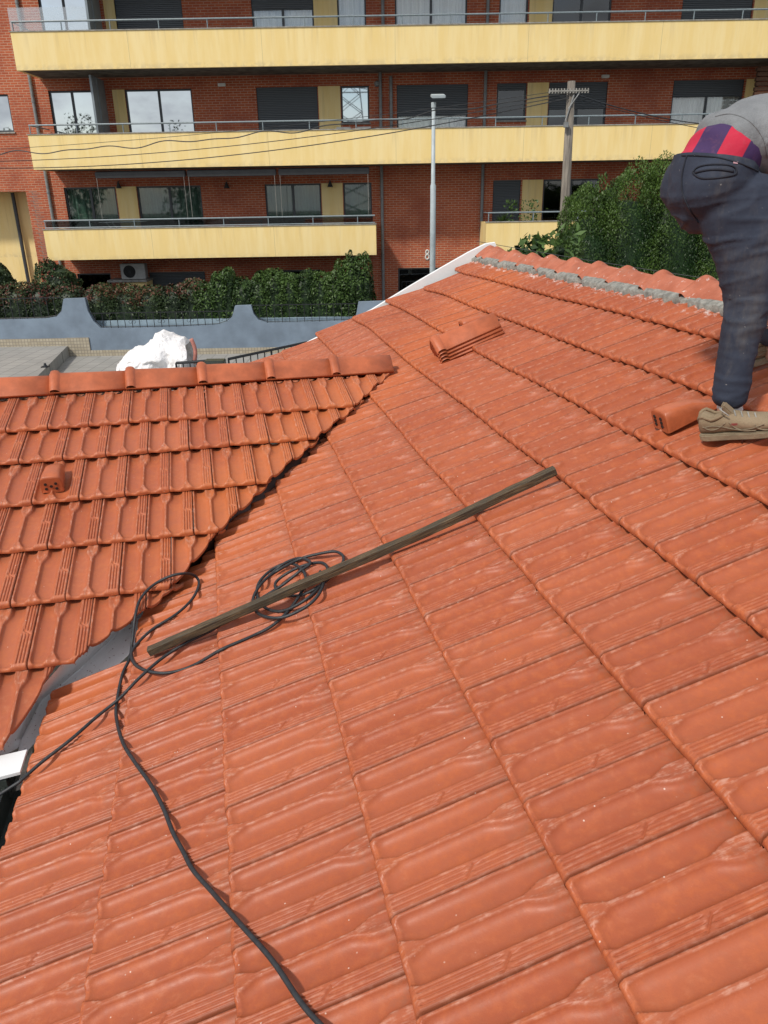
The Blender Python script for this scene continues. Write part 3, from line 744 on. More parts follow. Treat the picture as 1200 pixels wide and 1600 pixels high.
def mosaic_mat():
    m = NB('beige_mosaic'); g = m.coord(); sp = m.n('ShaderNodeSeparateXYZ'); m.l(g, sp.inputs[0])
    cb = m.n('ShaderNodeCombineXYZ'); m.l(m.math('ADD', sp.outputs[0], sp.outputs[1]), cb.inputs[0]); m.l(sp.outputs[2], cb.inputs[1])
    bt = m.n('ShaderNodeTexBrick'); m.l(cb.outputs[0], bt.inputs['Vector']); bt.offset = 0
    for k, v in (('Scale', 1.), ('Brick Width', .10), ('Row Height', .10), ('Mortar Size', .010)): bt.inputs[k].default_value = v
    bt.inputs['Color1'].default_value = (.36, .31, .22, 1); bt.inputs['Color2'].default_value = (.44, .39, .29, 1); bt.inputs['Mortar'].default_value = (.24, .21, .17, 1)
    return m.fin(bt.outputs['Color'], .6)
M['mosaic'] = mosaic_mat()
def leaf_mat(name, c1, c2, c3=None, zr=None):
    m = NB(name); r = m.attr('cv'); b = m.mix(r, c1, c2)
    if c3 is not None: b = m.mix(m.attr('tip'), b, c3)
    m.b.inputs['Subsurface Weight'].default_value = 0
    m.fin(b, .5); m.b.inputs['Specular IOR Level'].default_value = .35
    return m.m

# ------------------------------------------------------------------ ground
def sheet(name, x0, x1, y0, y1, z, mat, label=None):
    mb = MB(); mb.add([(x0, y0, z), (x1, y0, z), (x1, y1, z), (x0, y1, z)], [(0, 1, 2, 3)])
    o = mb.build(name, mat); o['kind'] = 'structure'; return o
sheet('ground', -400, 400, -400, 400, 0, M['asphalt'])
sheet('pavement', -14, 14, 9, 25.5, .004, M['pave'])
sheet('yard', -12, 3.5, -6, 8.9, .004, M['soil'])
sheet('garden_soil', -30, 14, 25.7, 30, .012, M['soil'])
mb = MB(); s0, s1 = onZ(117, 535, CZ-4.25), onZ(66, 584, CZ-4.25)
s2 = s0 + (s1-s0)*2.0
pts = [(-30, 25.49, .35), (s0.x, 25.49, .35), (s2.x, s2.y, .35), (-30, s2.y, .35)]
mb.prism([Vector(p) for p in pts], (0, 0, -.34)); o = mb.build('raised_pavement', M['pave']); o['kind'] = 'structure'
# ------------------------------------------------------------------ apartment building
YP, YW = 28.3, 30.1
apt = empty('apartment_building', (0, YW, 0), 'red brick apartment block with long yellow balconies across the street', 'building')
WX = lambda px, py: onY(px, py, YW).x
floors = [  # floor z (camera relative), window head, list of openings (px0,px1,py, z0,z1 or None, kind, splits, shutter fraction)
    dict(z=4.28, head=6.62, cells=[(62, 137, 20, None, 'mirror', 1, 0, 0), (180, 285, 20, None, 'shut', 0, 1, 0), (393, 490, 20, None, 'curtain', 1, .28, 0), (527, 572, 20, 5.45, 'pale', 0, 0, 0),
                                 (617, 730, 20, None, 'curtain', 1, 0, 0), (780, 825, 20, 5.45, 'pale', 0, 0, 0), (863, 955, 20, None, 'mdark', 1, 0, 0), (1065, 1175, 20, None, 'shut', 0, 1, 0), (1215, 1300, 20, None, 'dark', 1, 0, 0)],
         yellow=[(163, 180), (490, 527), (827, 863), (1177, 1213)]),
    dict(z=1.35, head=3.70, cells=[(80, 150, 175, None, 'mirror', 1, 0, 0), (198, 302, 172, None, 'mirror', 1, 0, 0), (402, 497, 170, None, 'shut', 0, 1, 0), (533, 577, 165, 2.55, 'mirror', 0, 0, 0),
                                 (620, 731, 165, None, 'curtain', 1, .42, 0), (776, 822, 160, 2.55, 'mdark', 0, .2, 0), (857, 948, 160, None, 'mdark', 1, .36, 0), (1050, 1160, 155, None, 'curtain', 1, .23, 0)],
         yellow=[(178, 197), (498, 532), (823, 856), (1161, 1176)]),
    dict(z=-1.58, head=.62, cells=[(103, 183, 318, None, 'green', 1, 0, 0), (216, 316, 318, None, 'green', 1, 0, 0), (415, 502, 315, None, 'green', 1, 0, 0), (537, 581, 315, None, 'green', 0, 0, 0),
                                 (770, 813, 308, None, 'shut', 0, 1, 0), (848, 935, 308, None, 'dark', 1, 0, 0), (1030, 1100, 300, None, 'dark', 1, 0, 0)],
         yellow=[(184, 215), (503, 536), (815, 847)]),
    dict(z=-4.6, head=-2.35, cells=[(120, 172, 425, -4.5, 'dark', 0, 0, 0), (232, 320, 425, -4.5, 'shut', 0, 1, 0), (400, 500, 420, -4.5, 'dark', 1, 0, 0), (622, 703, 425, -4.5, 'barred', 0, 0, 0)], yellow=[])]
wall = MB(); XL, XR = -11.75, 24.0
TOPZ = 9.6
def wall_box(x0, x1, z0, z1, y0=YW, y1=YW+.28):
    if x1-x0 > .01 and z1-z0 > .01: wall.box(x0, x1, y0, y1, z0+CZ, z1+CZ)
wins = []
for fi, F_ in enumerate(floors):
    top = 4.28+2.93 if fi == 0 else floors[fi-1]['z']
    z0 = F_['z']; x = XL; hd = F_['head']
    cells = []
    for c in F_['cells']:
        a, b = WX(c[0], c[2]), WX(c[1], c[2]); cells.append((a, b, (c[3] if c[3] is not None else z0), c))
    for a, b, zb, c in cells:
        wall_box(x, a, z0, top); wall_box(a, b, hd, top); wall_box(a, b, z0, zb); x = b
        wins.append((a, b, zb, hd, c))
    wall_box(x, XR, z0, top)
wall_box(XL, XR, 7.21, TOPZ)
# left wing of the brick front with its recess
xr_ = WX(38, 288); xwl, xwr = WX(-14, 170), WX(16, 170)
wall.box(-24, xwl, YW-.0, YW+.28, .52+CZ, TOPZ+CZ); wall.box(xwl, xwr, YW, YW+.28, .52+CZ, 2.45+CZ); wall.box(xwl, xwr, YW, YW+.28, 3.62+CZ, TOPZ+CZ)
wall.box(xwr, XL, YW, YW+.28, .52+CZ, TOPZ+CZ); wall.box(xr_, XL, YW, YW+.28, 0, .52+CZ)
wall.box(xr_, xr_+.2, YW+.28, YW+1.3, 0, .6+CZ); wall.box(-24, xr_, YW+.28, YW+1.2, .55+CZ, .8+CZ)
wins.append((xwl, xwr, 2.45, 3.62, (0, 0, 0, 0, 'mirror', 0, 0, 0)))
wall.build('wall', M['brick'], apt)
mb = MB(); mb.box(-24, XR, YW+4, YW+4.2, 0, TOPZ+CZ); mb.build('rear_wall', M['room'], apt)
mb = MB(); mb.box(-24, XR, YW+.29, YW+4, TOPZ+CZ-.2, TOPZ+CZ+.1); mb.build('roof', M['coping'], apt)
mb = MB(); mb.box(-24, xr_-.01, YW+1.25, YW+1.45, 0, .6+CZ); mb.build('recess_wall', M['yellow'], apt)
for F_ in floors:
    for a, b in F_['yellow']:
        py = {4.28: 20, 1.35: 165, -1.58: 315}[F_['z']]
        mb = MB(); mb.box(WX(a, py), WX(b, py), YW-.004, YW+.1, F_['z']+CZ, F_['head']+CZ); mb.build('render_panel', M['yellow'], apt)
# pale brick toothing beside the recess
mb = MB(); xq = WX(44, 300)
for i in range(32):
    z = .5 - i*.156+CZ
    if z < .2: break
    mb.box(xq + .02, xq+.30, YW-.005, YW+.02, z, z+.012); mb.box(xq+.13, xq+.145, YW-.0055, YW+.02, z-.078, z); mb.box(xq + .13, xq+.42, YW-.005, YW+.02, z-.078, z-.066)
mb.build('pale_toothing', M['coping'], apt)
for a, b, z0, z1, c in wins:
    kind, sp, sh = c[4], c[5], c[6]; ya = YW+.10; fw = .055
    fr = MB(); Z0, Z1 = z0+CZ, z1+CZ
    fr.box(a, a+fw, ya-.03, ya+.05, Z0, Z1); fr.box(b-fw, b, ya-.03, ya+.05, Z0, Z1); fr.box(a+fw, b-fw, ya-.03, ya+.05, Z1-fw, Z1); fr.box(a+fw, b-fw, ya-.03, ya+.05, Z0, Z0+fw)
    if sp: fr.box((a+b)/2-.04, (a+b)/2+.04, ya-.025, ya+.045, Z0+fw, Z1-fw)
    fo = fr.build('window', M['frame'], apt)
    if sh < 1:
        g = MB(); g.box(a+fw, b-fw, ya+.005, ya+.015, Z0+fw, Z1-fw)
        g.build('pane', {'mirror': M['gmirror'], 'mdark': M['gdark'], 'pale': M['gclear'], 'barred': M['gdark'], 'dark': M['gdark'], 'green': M['ggreen']}.get(kind, M['gclear']), fo)
    if kind in ('curtain', 'green', 'pale'):
        n = int((b-a)/.025); V = []; 
        for i in range(n+1):
            x = a+.03+(b-a-.06)*i/n; y = ya+.14+.03*math.sin(x*38+math.sin(x*9)*2)+.012*math.sin(x*91)
            if kind == 'green': y -= .02
            V += [(x, y, Z0+.02), (x, y+.01*math.sin(x*30), Z1-.04)]
        F = [(2*i, 2*i+2, 2*i+3, 2*i+1) for i in range(n)]
        np_mesh('curtain', V, F, M['curtain'] if kind != 'green' else M['curtain'], fo, True)
    if sh > 0:
        s_ = MB(); s_.box(a+fw*.5, b-fw*.5, ya-.055, ya-.034, Z1-(Z1-Z0)*sh+.02, Z1-.01); s_.build('shutter', M['shutter'], fo)
    if z0 > F_['z'] and kind in ('mirror', 'pale', 'mdark') and (b-a) < 1.4 and z0 in (2.55, 5.45, 2.45):
        s_ = MB(); s_.box(a-.04, b+.04, YW-.05, YW+.06, Z0-.05, Z0-.003); s_.build('sill', M['coping'], fo)
# balconies
def balcony(x0, x1, z0, z1, rail=True, infill=False, rail_x0=None, rail_h=.26, chamfer=True):
    mb = MB(); mb.box(x0, x1, YP, YP+.12, z0+CZ, z1+CZ); mb.box(x0, x0+.12, YP+.12, YW-.002, z0+CZ, z1+CZ)
    if x1 < 20: mb.box(x1-.12, x1, YP+.12, YW-.002, z0+CZ, z1+CZ)
    b = mb.build('balcony', M['yellow'], apt)
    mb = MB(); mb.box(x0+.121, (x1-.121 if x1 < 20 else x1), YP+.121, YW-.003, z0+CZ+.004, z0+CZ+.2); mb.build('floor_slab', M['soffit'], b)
    mb = MB(); mb.box(x0-.02, x1+.02, YP-.025, YP+.15, z1+CZ, z1+CZ+.03); mb.build('coping', M['coping'], b)
    if rail:
        rx = x0+.06 if rail_x0 is None else rail_x0; zt = z1+CZ+.03+rail_h; mb = MB()
        mb.tube([(rx, YP+.05, zt), (x1-.03, YP+.05, zt)], .026, 8)
        mb.tube([(rx, YP+.05, zt), (rx, YW-.05, zt)], .02, 6)
        k = int((x1-rx)/1.54)
        for i in range(k+1): mb.tube([(rx+.02+1.54*i, YP+.05, z1+CZ+.03), (rx+.02+1.54*i, YP+.05, zt)], .018, 6)
        if infill: mb.tube([(rx, YP+.05, z1+CZ+.06), (x1-.03, YP+.05, z1+CZ+.06)], .018, 6)
        mb.build('railing', M['rail'], b)
        if infill:
            g = MB(); g.box(rx+.05, x1-.1, YP+.045, YP+.053, z1+CZ+.08, zt-.03); g.build('glass_strip', M['gdark'], b)
    return b
b3 = balcony(-11.57, XR, 4.07, 5.13); b2 = balcony(-11.57, XR, 1.15, 2.20); b1 = balcony(-11.6, -.11, -1.75, -.75, infill=True, rail_h=.26); b1r = balcony(3.70, XR, -1.75, -.75, rail_h=.28)
b4 = balcony(-11.57, XR, 7.0, 8.06)  # next balcony up, out of view, added to shade the top floor
mb = MB(); mb.box(-11.57, onY(135, 30, YP).x, YP+.06, YP+.072, 5.16+CZ, 5.80+CZ); mb.build('glass_screen', M['gscreen'], b3)
# frosted partitions
for px, py, zz0, zz1 in ((148, 170, 1.36, 3.98), (137, 20, 4.3, 6.9)):
    X = onY(px, py, YP+.5).x; mb = MB(); mb.box(X-.02, X+.02, YP+.5, YW-.8, zz0+CZ, zz1+CZ); mb.box(X-.02, X+.02, YW-.76, YW-.02, zz0+CZ, zz1+CZ); mb.box(X-.035, X+.035, YP+.46, YP+.50, zz0+CZ, zz1+CZ); mb.box(X-.035, X+.035, YW-.80, YW-.76, zz0+CZ, zz1+CZ)
    mb.build('partition', M['panel'], apt)
# downpipes
for px, py, za, zb in ((57, 180, -4.5, 9.4), (597, 320, -4.5, 4.1), (611, 160, 1.3, 3.95), (757, 170, -4.5, 4.1), (598, 10, 4.2, 7), (762, 10, 4.2, 7)):
    X = WX(px, py); mb = MB(); mb.tube([(X, YW-.075, za+CZ), (X, YW-.075, zb+CZ)], .055, 10)
    for z in np.arange(za+.6, zb, 1.45): mb.tube([(X, YW-.075, z+CZ), (X, YW-.075, z+CZ+.05)], .068, 10)
    mb.build('downpipe', M['pipe'], apt)
X = WX(28, 380); mb = MB(); mb.tube([(X-.35, YW+1.1, 0.05), (X-.35, YW+1.1, .5+CZ)], .07, 8); mb.build('downpipe', M['frame'], apt)
# awnings
for a, b in ((148, 289), (292, 431), (435, 577)):
    xa, xb = onY(a, 268, YP+.2).x, onY(b, 268, YP+.2).x; mb = MB(); mb.obox(((xa+xb)/2, YP+.28, .97+CZ), ((xb-xa)/2, 0, 0), (0, .12, .02), (0, -.02, .10)); 
    o = mb.build('awning', M['awning'], apt, bevel=.02)
    m2 = MB(); m2.tube([(xa+.05, YP+.14, .86+CZ), (xa+.05, YP+.14, -.7+CZ)], .007, 5); m2.tube([(xb-.05, YP+.14, .86+CZ), (xb-.05, YP+.14, -.7+CZ)], .007, 5); m2.build('awning_cord', M['coping'], o)
# wall lights, round vent, cone lamps
for px, py in ((347, 133), (945, 120)):
    P = onY(px, py, YW); mb = MB(); mb.box(P.x-.13, P.x+.13, YW-.12, YW-.005, P.z-.05, P.z+.05); mb.build('bulkhead_light', M['white'], apt, bevel=.015)
P = onY(589, 131, YW); mb = MB(); mb.tube([(P.x, YW-.08, P.z), (P.x, YW-.0, P.z)], [.07, .10], 14); mb.build('round_vent', M['pipe'], apt)
for px, py in ((187, 290), (355, 290), (516, 288)):
    P = onY(px, py, YW); mb = MB(); mb.tube([(P.x, YW-.13, P.z-.09), (P.x, YW-.13, P.z-.085), (P.x, YW-.13, P.z+.10), (P.x, YW-.13, P.z+.13)], [.10, .10, .03, .015], 12); mb.tube([(P.x, YW-.13, P.z+.12), (P.x, YW-.005, P.z+.15)], .012, 6); mb.build('wall_lamp', M['awning'], apt)
# number 8 on the brickwork
def digit8(c, s):
    mb = MB()
    for k, (zc, r) in enumerate(((.24, .075), (-.20, .092))):
        pts = [(c.x + s*r*2.3*math.cos(t), YW-.012, c.z + s*(zc*1.3 + r*3.0*math.sin(t))) for t in np.linspace(0, 2*math.pi, 22)]
        mb.tube(pts, 0.030, 6, caps=False)
    return mb.build('house_number', M['white'], apt)
digit8(onY(667.5, 398, YW), .30)
# bars in the entrance
P0, P1 = WX(628, 440), WX(702, 440); mb = MB()
for i in range(12): x = P0 + (P1-P0)*i/11; mb.box(x-.012, x+.012, YW-.03, YW-.008, .02, 1.75)
mb.box(P0, P1, YW-.0305, YW-.0075, 1.75, 1.79); mb.box(P0, P1, YW-.0305, YW-.0075, .05, .09); mb.build('gate_bars', M['iron'], apt)
# air conditioner on a shelf
acx0, acx1 = onY(192, 425, YW-.5).x, onY(230, 425, YW-.5).x
ac = empty('air_conditioner', ((acx0+acx1)/2, YW-.5, 0), 'white outdoor air conditioner unit on a shelf beneath the lowest yellow balcony', 'air conditioner')
za, zb = onY(210, 436, YW-.7).z, onY(210, 412, YW-.7).z
mb = MB(); mb.box(acx0, acx1, YW-.75, YW-.40, za, zb); mb.build('casing', M['gdim'], ac, bevel=.015)
fx = acx0 + (acx1-acx0)*.36; mb = MB()
for r in (.07, .12, .17, .21): mb.tube([(fx+r*math.cos(t), YW-.765, (za+zb)/2+r*math.sin(t)) for t in np.linspace(0, 2*math.pi, 25)], .007, 5, caps=False)
mb.tube([(fx, YW-.76, (za+zb)/2), (fx, YW-.751, (za+zb)/2)], [.05, .05], 12)
mb.build('fan_grille', M['iron'], ac)
mb = MB(); mb.tube([(fx, YW-.756, (za+zb)/2), (fx, YW-.7505, (za+zb)/2)], .22, 24); mb.build('fan_opening', M['room'], ac)
xs0, xs1 = onY(172, 441, YW-.6).x, onY(233, 441, YW-.6).x
mb = MB(); mb.box(xs0, xs1, YW-.9, YW-.02, za-.09, za-.012); sh_ = mb.build('wall_shelf', M['coping'], apt)
mb = MB(); mb.box(onY(200, 441, YW-.6).x, xs1-.03, YW-.8, YW-.02, 0.02, za-.093); mb.build('shelf_plinth', M['yellow'], apt)
# things on the balconies
def folding_chair(px, py, z, label, grp):
    X = onY(px, py, YP+.9).x; ch = empty('balcony_chair', (X, YP+.9, z), label, 'chair', grp)
    mb = MB(); mb.box(X-.24, X+.24, YP+.62, YP+.65, z+.45, z+.98); mb.build('backrest', M['pipe'], ch, bevel=.01)
    mb = MB(); mb.box(X-.24, X+.24, YP+.66, YP+1.12, z+.42, z+.46); mb.build('seat', M['pipe'], ch, bevel=.01)
    for sx in (-.22, .22):
        for yy in (YP+.68, YP+1.1): m2 = MB(); m2.tube([(X+sx, yy, z), (X+sx, yy, z+.42)], .014, 6); m2.build('leg', M['rail'], ch)
folding_chair(537, 195, 1.351+CZ, 'left grey chair behind the middle balcony rail, under the small window', 'grey chairs on the middle balcony')
folding_chair(569, 194, 1.351+CZ, 'right grey chair behind the middle balcony rail, under the small window', 'grey chairs on the middle balcony')
X = onY(190, 352, YP+.6).x; z = -1.549+CZ
mb = MB()
for s in (-1, 1):
    mb.tube([(X-.75, YP+.5+.3*(s+1), z+1.0), (X+.75, YP+.5+.3*(s+1), z+1.0)], .011, 5)
    mb.tube([(X-.5, YP+.5+.3*(s+1), z+1.0), (X+.35, YP+.5+.3*(s+1), z)], .011, 5); mb.tube([(X+.5, YP+.5+.3*(s+1), z+1.0), (X-.35, YP+.5+.3*(s+1), z)], .011, 5)
for i in range(11): mb.tube([(X-.75+.15*i, YP+.5, z+1.0), (X-.75+.15*i, YP+1.1, z+1.0)], .005, 4)
tag(mb.build('drying_rack', M['white']), 'white folding clothes rack on the lowest balcony below the yellow wall strip', 'drying rack')
X = onY(385, 347, YP+.7).x; tb = empty('balcony_table', (X, YP+.7, z), 'dark low table behind the rail of the lowest balcony, before the brick', 'table')
mb = MB(); mb.box(X-.55, X+.55, YP+.4, YP+1.0, z+.93, z+.97); mb.build('table_top', M['awning'], tb)
for sx in (-.5, .5):
    for yy in (YP+.45, YP+.95): m2 = MB(); m2.tube([(X+sx, yy, z), (X+sx, yy, z+.93)], .018, 6); m2.build('leg', M['awning'], tb)

# ------------------------------------------------------------------ foliage
def leaves(pts, nrm, size, elong=1.8, upbias=0., rng=RNG, jitter=.9, fold=False):
    n = len(pts); d = nrm + rng.normal(0, jitter, (n, 3)); d /= np.linalg.norm(d, axis=1)[:, None]
    t = rng.normal(0, 1, (n, 3)); t[:, 2] += upbias; t -= (t*d).sum(1)[:, None]*d*(.8); t /= np.linalg.norm(t, axis=1)[:, None]
    b = np.cross(d, t); b /= np.linalg.norm(b, axis=1)[:, None]+1e-9
    s = size*rng.uniform(.6, 1.25, n)[:, None]
    v0 = pts - t*s*elong*.5; v2 = pts + t*s*elong*.5; v1 = pts + b*s*.45 + d*s*.12; v3 = pts - b*s*.45 + d*s*.12
    V = np.stack([v0, v1, v2, v3], 1).reshape(-1, 3); F = np.arange(4*n).reshape(n, 4); return V, F
def ell_points(c, r, n, rng=RNG, lump=.16, seed=0, p=2.0, zmin=None):
    d = rng.normal(0, 1, (n, 3)); d /= np.linalg.norm(d, axis=1)[:, None]
    q = np.sign(d)*np.abs(d)**(2/p); q /= (np.abs(q)**p).sum(1)[:, None]**(1/p) + 1e-9
    X_ = q*np.array(r); rs = np.random.default_rng(seed+11); w = np.zeros(n)
    for k_, am in ((2.6, .30), (3.7, .30), (5.6, .24), (8.3, .20), (12., .16), (18., .12)):
        for _ in range(2):
            kv = rs.normal(0, 1, 3); kv *= k_/np.linalg.norm(kv); w += am*np.sin(X_ @ kv + rs.uniform(0, 6.28))
    depth = 1 - np.abs(rng.normal(0, .07, n)) + w*lump
    P = np.array(c) + q*np.array(r)*depth[:, None]
    N = q/np.array(r); N /= np.linalg.norm(N, axis=1)[:, None]
    return P, N, w
def foliage(name, blobs, n, size, mats, parent, elong=1.8, upbias=0., lump=.16, p=2.2, tipz=None, jitter=.9, core=.86, zclip=None):
    vol = [b[1][0]*b[1][2] + b[1][1]*b[1][2] for b in blobs]; tot = sum(vol); Vs, Fs, cv, tp = [], [], [], []; off = 0
    core_mb = MB()
    for i, (c, r) in enumerate(blobs):
        k = int(n*vol[i]/tot); P, N, w = ell_points(c, r, k, seed=i+len(name), lump=lump, p=p)
        keep = np.ones(len(P), bool)
        for j, (c2, r2) in enumerate(blobs):
            if j != i:
                ins = (np.abs((P-np.array(c2))/np.array(r2))**p).sum(1)**(1/p) < .80
                keep &= ~ins
        if zclip is not None: keep &= P[:, 2] > zclip
        P, N, w = P[keep], N[keep], w[keep]
        V, F = leaves(P, N, size, elong, upbias, jitter=jitter); Vs.append(V); Fs.append(F+off); off += len(V)
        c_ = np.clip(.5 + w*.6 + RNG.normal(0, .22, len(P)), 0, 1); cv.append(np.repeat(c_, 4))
        tz = np.zeros(len(P))
        if tipz is not None: tz = np.clip(tipz(P) , 0, 1)*(RNG.random(len(P)) < tipz(P)*1.0)
        tp.append(np.repeat(tz, 4))
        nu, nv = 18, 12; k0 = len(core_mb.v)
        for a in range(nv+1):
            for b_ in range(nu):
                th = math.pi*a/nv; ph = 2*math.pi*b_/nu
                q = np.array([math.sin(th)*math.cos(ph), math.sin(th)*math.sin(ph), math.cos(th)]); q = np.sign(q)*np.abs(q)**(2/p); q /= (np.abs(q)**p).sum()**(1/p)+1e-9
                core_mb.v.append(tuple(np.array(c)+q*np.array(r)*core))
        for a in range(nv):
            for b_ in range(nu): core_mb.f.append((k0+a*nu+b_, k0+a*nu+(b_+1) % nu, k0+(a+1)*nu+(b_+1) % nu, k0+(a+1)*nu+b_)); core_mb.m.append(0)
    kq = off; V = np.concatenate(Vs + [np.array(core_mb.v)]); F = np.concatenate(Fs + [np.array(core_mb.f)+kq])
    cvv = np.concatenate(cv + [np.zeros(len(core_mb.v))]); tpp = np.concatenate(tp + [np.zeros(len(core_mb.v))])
    return np_mesh(name, V, F, mats, parent, False, {'cv': cvv, 'tip': tpp})
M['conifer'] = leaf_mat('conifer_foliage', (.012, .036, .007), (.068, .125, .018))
M['laurel'] = leaf_mat('laurel_leaves', (.015, .036, .010), (.065, .120, .026), (.12, .20, .05))
M['photinia'] = leaf_mat('photinia_leaves', (.015, .030, .012), (.050, .080, .028), (.22, .026, .032))
M['trunk'] = plain('bark', (.06, .045, .03), .9, .4, 8, .01, 30)
def trunk(name, base, top, r, parent, limbs=4):
    mb = MB(); base, top = Vector(base), Vector(top)
    mb.tube([base, base.lerp(top, .35)+Vector((.04, .02, 0)), base.lerp(top, .7), top], [r, r*.8, r*.5, r*.2], 8)
    for i in range(limbs):
        s = .35+.5*i/limbs; p = base.lerp(top, s); a = i*2.4; L_ = (top-base).length*.22
        mb.tube([p, p+Vector((math.cos(a)*L_*.6, math.sin(a)*L_*.6, L_*.5)), p+Vector((math.cos(a)*L_, math.sin(a)*L_, L_*1.1))], [r*.4, r*.25, r*.08], 6)
    return mb.build(name, M['trunk'], parent, True)
# conifer hedge
con = empty('conifer_hedge', (6, 17.6, 0), 'tall dark green conifer hedge behind the ridge and the wooden pole', 'hedge')
cb = []
for x, zt, r in ((4.50, .10, .66), (5.25, .46, .80), (6.25, .60, .85), (7.3, .72, .85), (8.4, .7, .85), (9.5, .8, .9), (10.6, .7, .9)):
    h = (zt + 4.7)/2; cb.append(((x, 17.5+RNG.normal(0, .1), CZ+zt-h), (r, .95, h)))
cb.append(((4.35, 17.2, CZ-1.6), (.62, .8, 1.15)))
def tz_con(P): return P[:, 2]*0
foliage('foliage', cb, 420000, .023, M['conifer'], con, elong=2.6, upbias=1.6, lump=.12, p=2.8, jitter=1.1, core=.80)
# feathery leader shoots along the top
pt = []
for x, zt, r in ((4.50, .10, .66), (5.25, .46, .80), (6.25, .60, .85), (7.3, .72, .85), (8.4, .7, .85)):
    for k in range(12):
        bx, by = x+RNG.uniform(-r*.8, r*.8), 17.5+RNG.uniform(-.5, .5); hgt = RNG.uniform(.10, .34); zb_ = CZ+zt - .32*((bx-x)/r)**2 - .12
        for q in range(26):
            s = q/26; pt.append((bx+RNG.normal(0, .05*(1-s)+.008), by+RNG.normal(0, .05*(1-s)+.008), zb_+hgt*s))
pt = np.array(pt); V, F = leaves(pt, np.tile([0, -1., .3], (len(pt), 1)), .032, 2.6, 2.2)
np_mesh('leader_shoots', V, F, M['conifer'], con, False, {'cv': np.repeat(np.clip(RNG.normal(.6, .25, len(pt)), 0, 1), 4)})
for x in (4.55, 5.35, 6.35, 7.35, 8.4): trunk('trunk', (x, 17.5, 0), (x, 17.5, CZ), .07, con, 0)
# shrub at the ridge end
shr = empty('leafy_shrub', (2.9, 14, 0), 'small broad-leaved shrub top poking up behind the ridge tiles', 'shrub')
bl = []
for px, py, r in ((818, 392, .20), (838, 384, .15), (806, 396, .12), (852, 396, .12), (876, 388, .13)):
    P = onY(px, py, 14); bl.append(((P.x, 14, P.z-.05), (r, r, r*.8)))
bl.append(((onY(845, 400, 14).x, 14, CZ-1.6), (.7, .5, .75)))
foliage('foliage', bl, 1500, .085, M['laurel'], shr, elong=2.2, upbias=.4, lump=.5, core=.6)
trunk('trunk', (bl[-1][0][0], 14, 0), (bl[-1][0][0], 14, CZ-1.3), .05, shr, 3)
# hedges behind the blue wall
YH = 26.6
def hx_(px, py, Y=YH): return onY(px, py, Y)
zg = CZ-4.55
def hedge_blobs(pairs, ry=.55):
    out = []
    for px, py, rpx in pairs:
        P = hx_(px, py); r = rpx*YH/1294; h = (P.z-.02)/2; out.append(((P.x, YH, .02+h), (r, ry, h)))
    return out
h1 = empty('photinia_hedge', (-9, YH, 0), 'dark hedge with red tips behind the left part of the blue wall', 'hedge')
foliage('foliage', hedge_blobs([(-20, 440, 40), (25, 442, 34), (62, 441, 30), (105, 443, 34), (150, 447, 34), (195, 448, 32), (235, 447, 30), (270, 441, 28), (300, 437, 24)]), 42000, .058, M['photinia'], h1, lump=.09, p=3.2, core=.82,
        tipz=lambda P: np.clip((P[:, 2]-(1.60+.14*np.sin(P[:, 0]*1.7)+.12*np.sin(P[:, 0]*4.1)))/.45, 0, .42))
h2_ = empty('laurel_hedge', (-3.5, YH, 0), 'bright green clipped hedge behind the blue wall, below the lowest balcony', 'hedge')
foliage('foliage', hedge_blobs([(322, 440, 22), (342, 424, 18), (356, 420, 15), (378, 432, 24), (405, 429, 20), (428, 424, 22), (452, 427, 20), (476, 421, 20), (500, 426, 22), (524, 424, 22)]), 40000, .058, M['laurel'], h2_, lump=.10, p=3.0, core=.82)
sh1 = empty('tall_shrub', (-.8, YH-.1, 0), 'taller green shrub at the right end of the hedge, beside the drainpipe', 'shrub')
foliage('foliage', hedge_blobs([(548, 388, 14), (560, 400, 20), (572, 404, 14), (540, 410, 20), (527, 418, 14)], .6), 15000, .055, M['laurel'], sh1, lump=.22, p=2.0, upbias=.6, core=.75)
trunk('trunk', (-.8, YH, 0), (-.8, YH, 2.2), .05, sh1, 3)
sh2 = empty('red_tipped_shrub', (-10.5, YH+.4, 0), 'rounded dark shrub with red tips rising above the hedge under the balcony corner', 'shrub')
P = hx_(90, 408, YH+.5); foliage('foliage', [((P.x, YH+.55, P.z/2), (.62, .6, P.z/2))], 9000, .06, M['photinia'], sh2, lump=.3, p=2.6, tipz=lambda P_: np.where(RNG.random(len(P_)) < .22, np.clip((P_[:, 2]-1.5), 0, .8), 0))
trunk('trunk', (P.x, YH+.55, 0), (P.x, YH+.55, 1.6), .05, sh2, 0)
sh3 = empty('dark_shrub', (-12.7, YH+.5, 0), 'dark green shrub cut by the left edge, in front of the yellow recess', 'shrub')
P = hx_(-8, 400, YH+.6); foliage('foliage', [((P.x, YH+.6, P.z/2), (.52, .55, P.z/2))], 7000, .06, M['photinia'], sh3, lump=.3, p=2.6)
trunk('trunk', (P.x, YH+.6, 0), (P.x, YH+.6, 1.6), .05, sh3, 0)
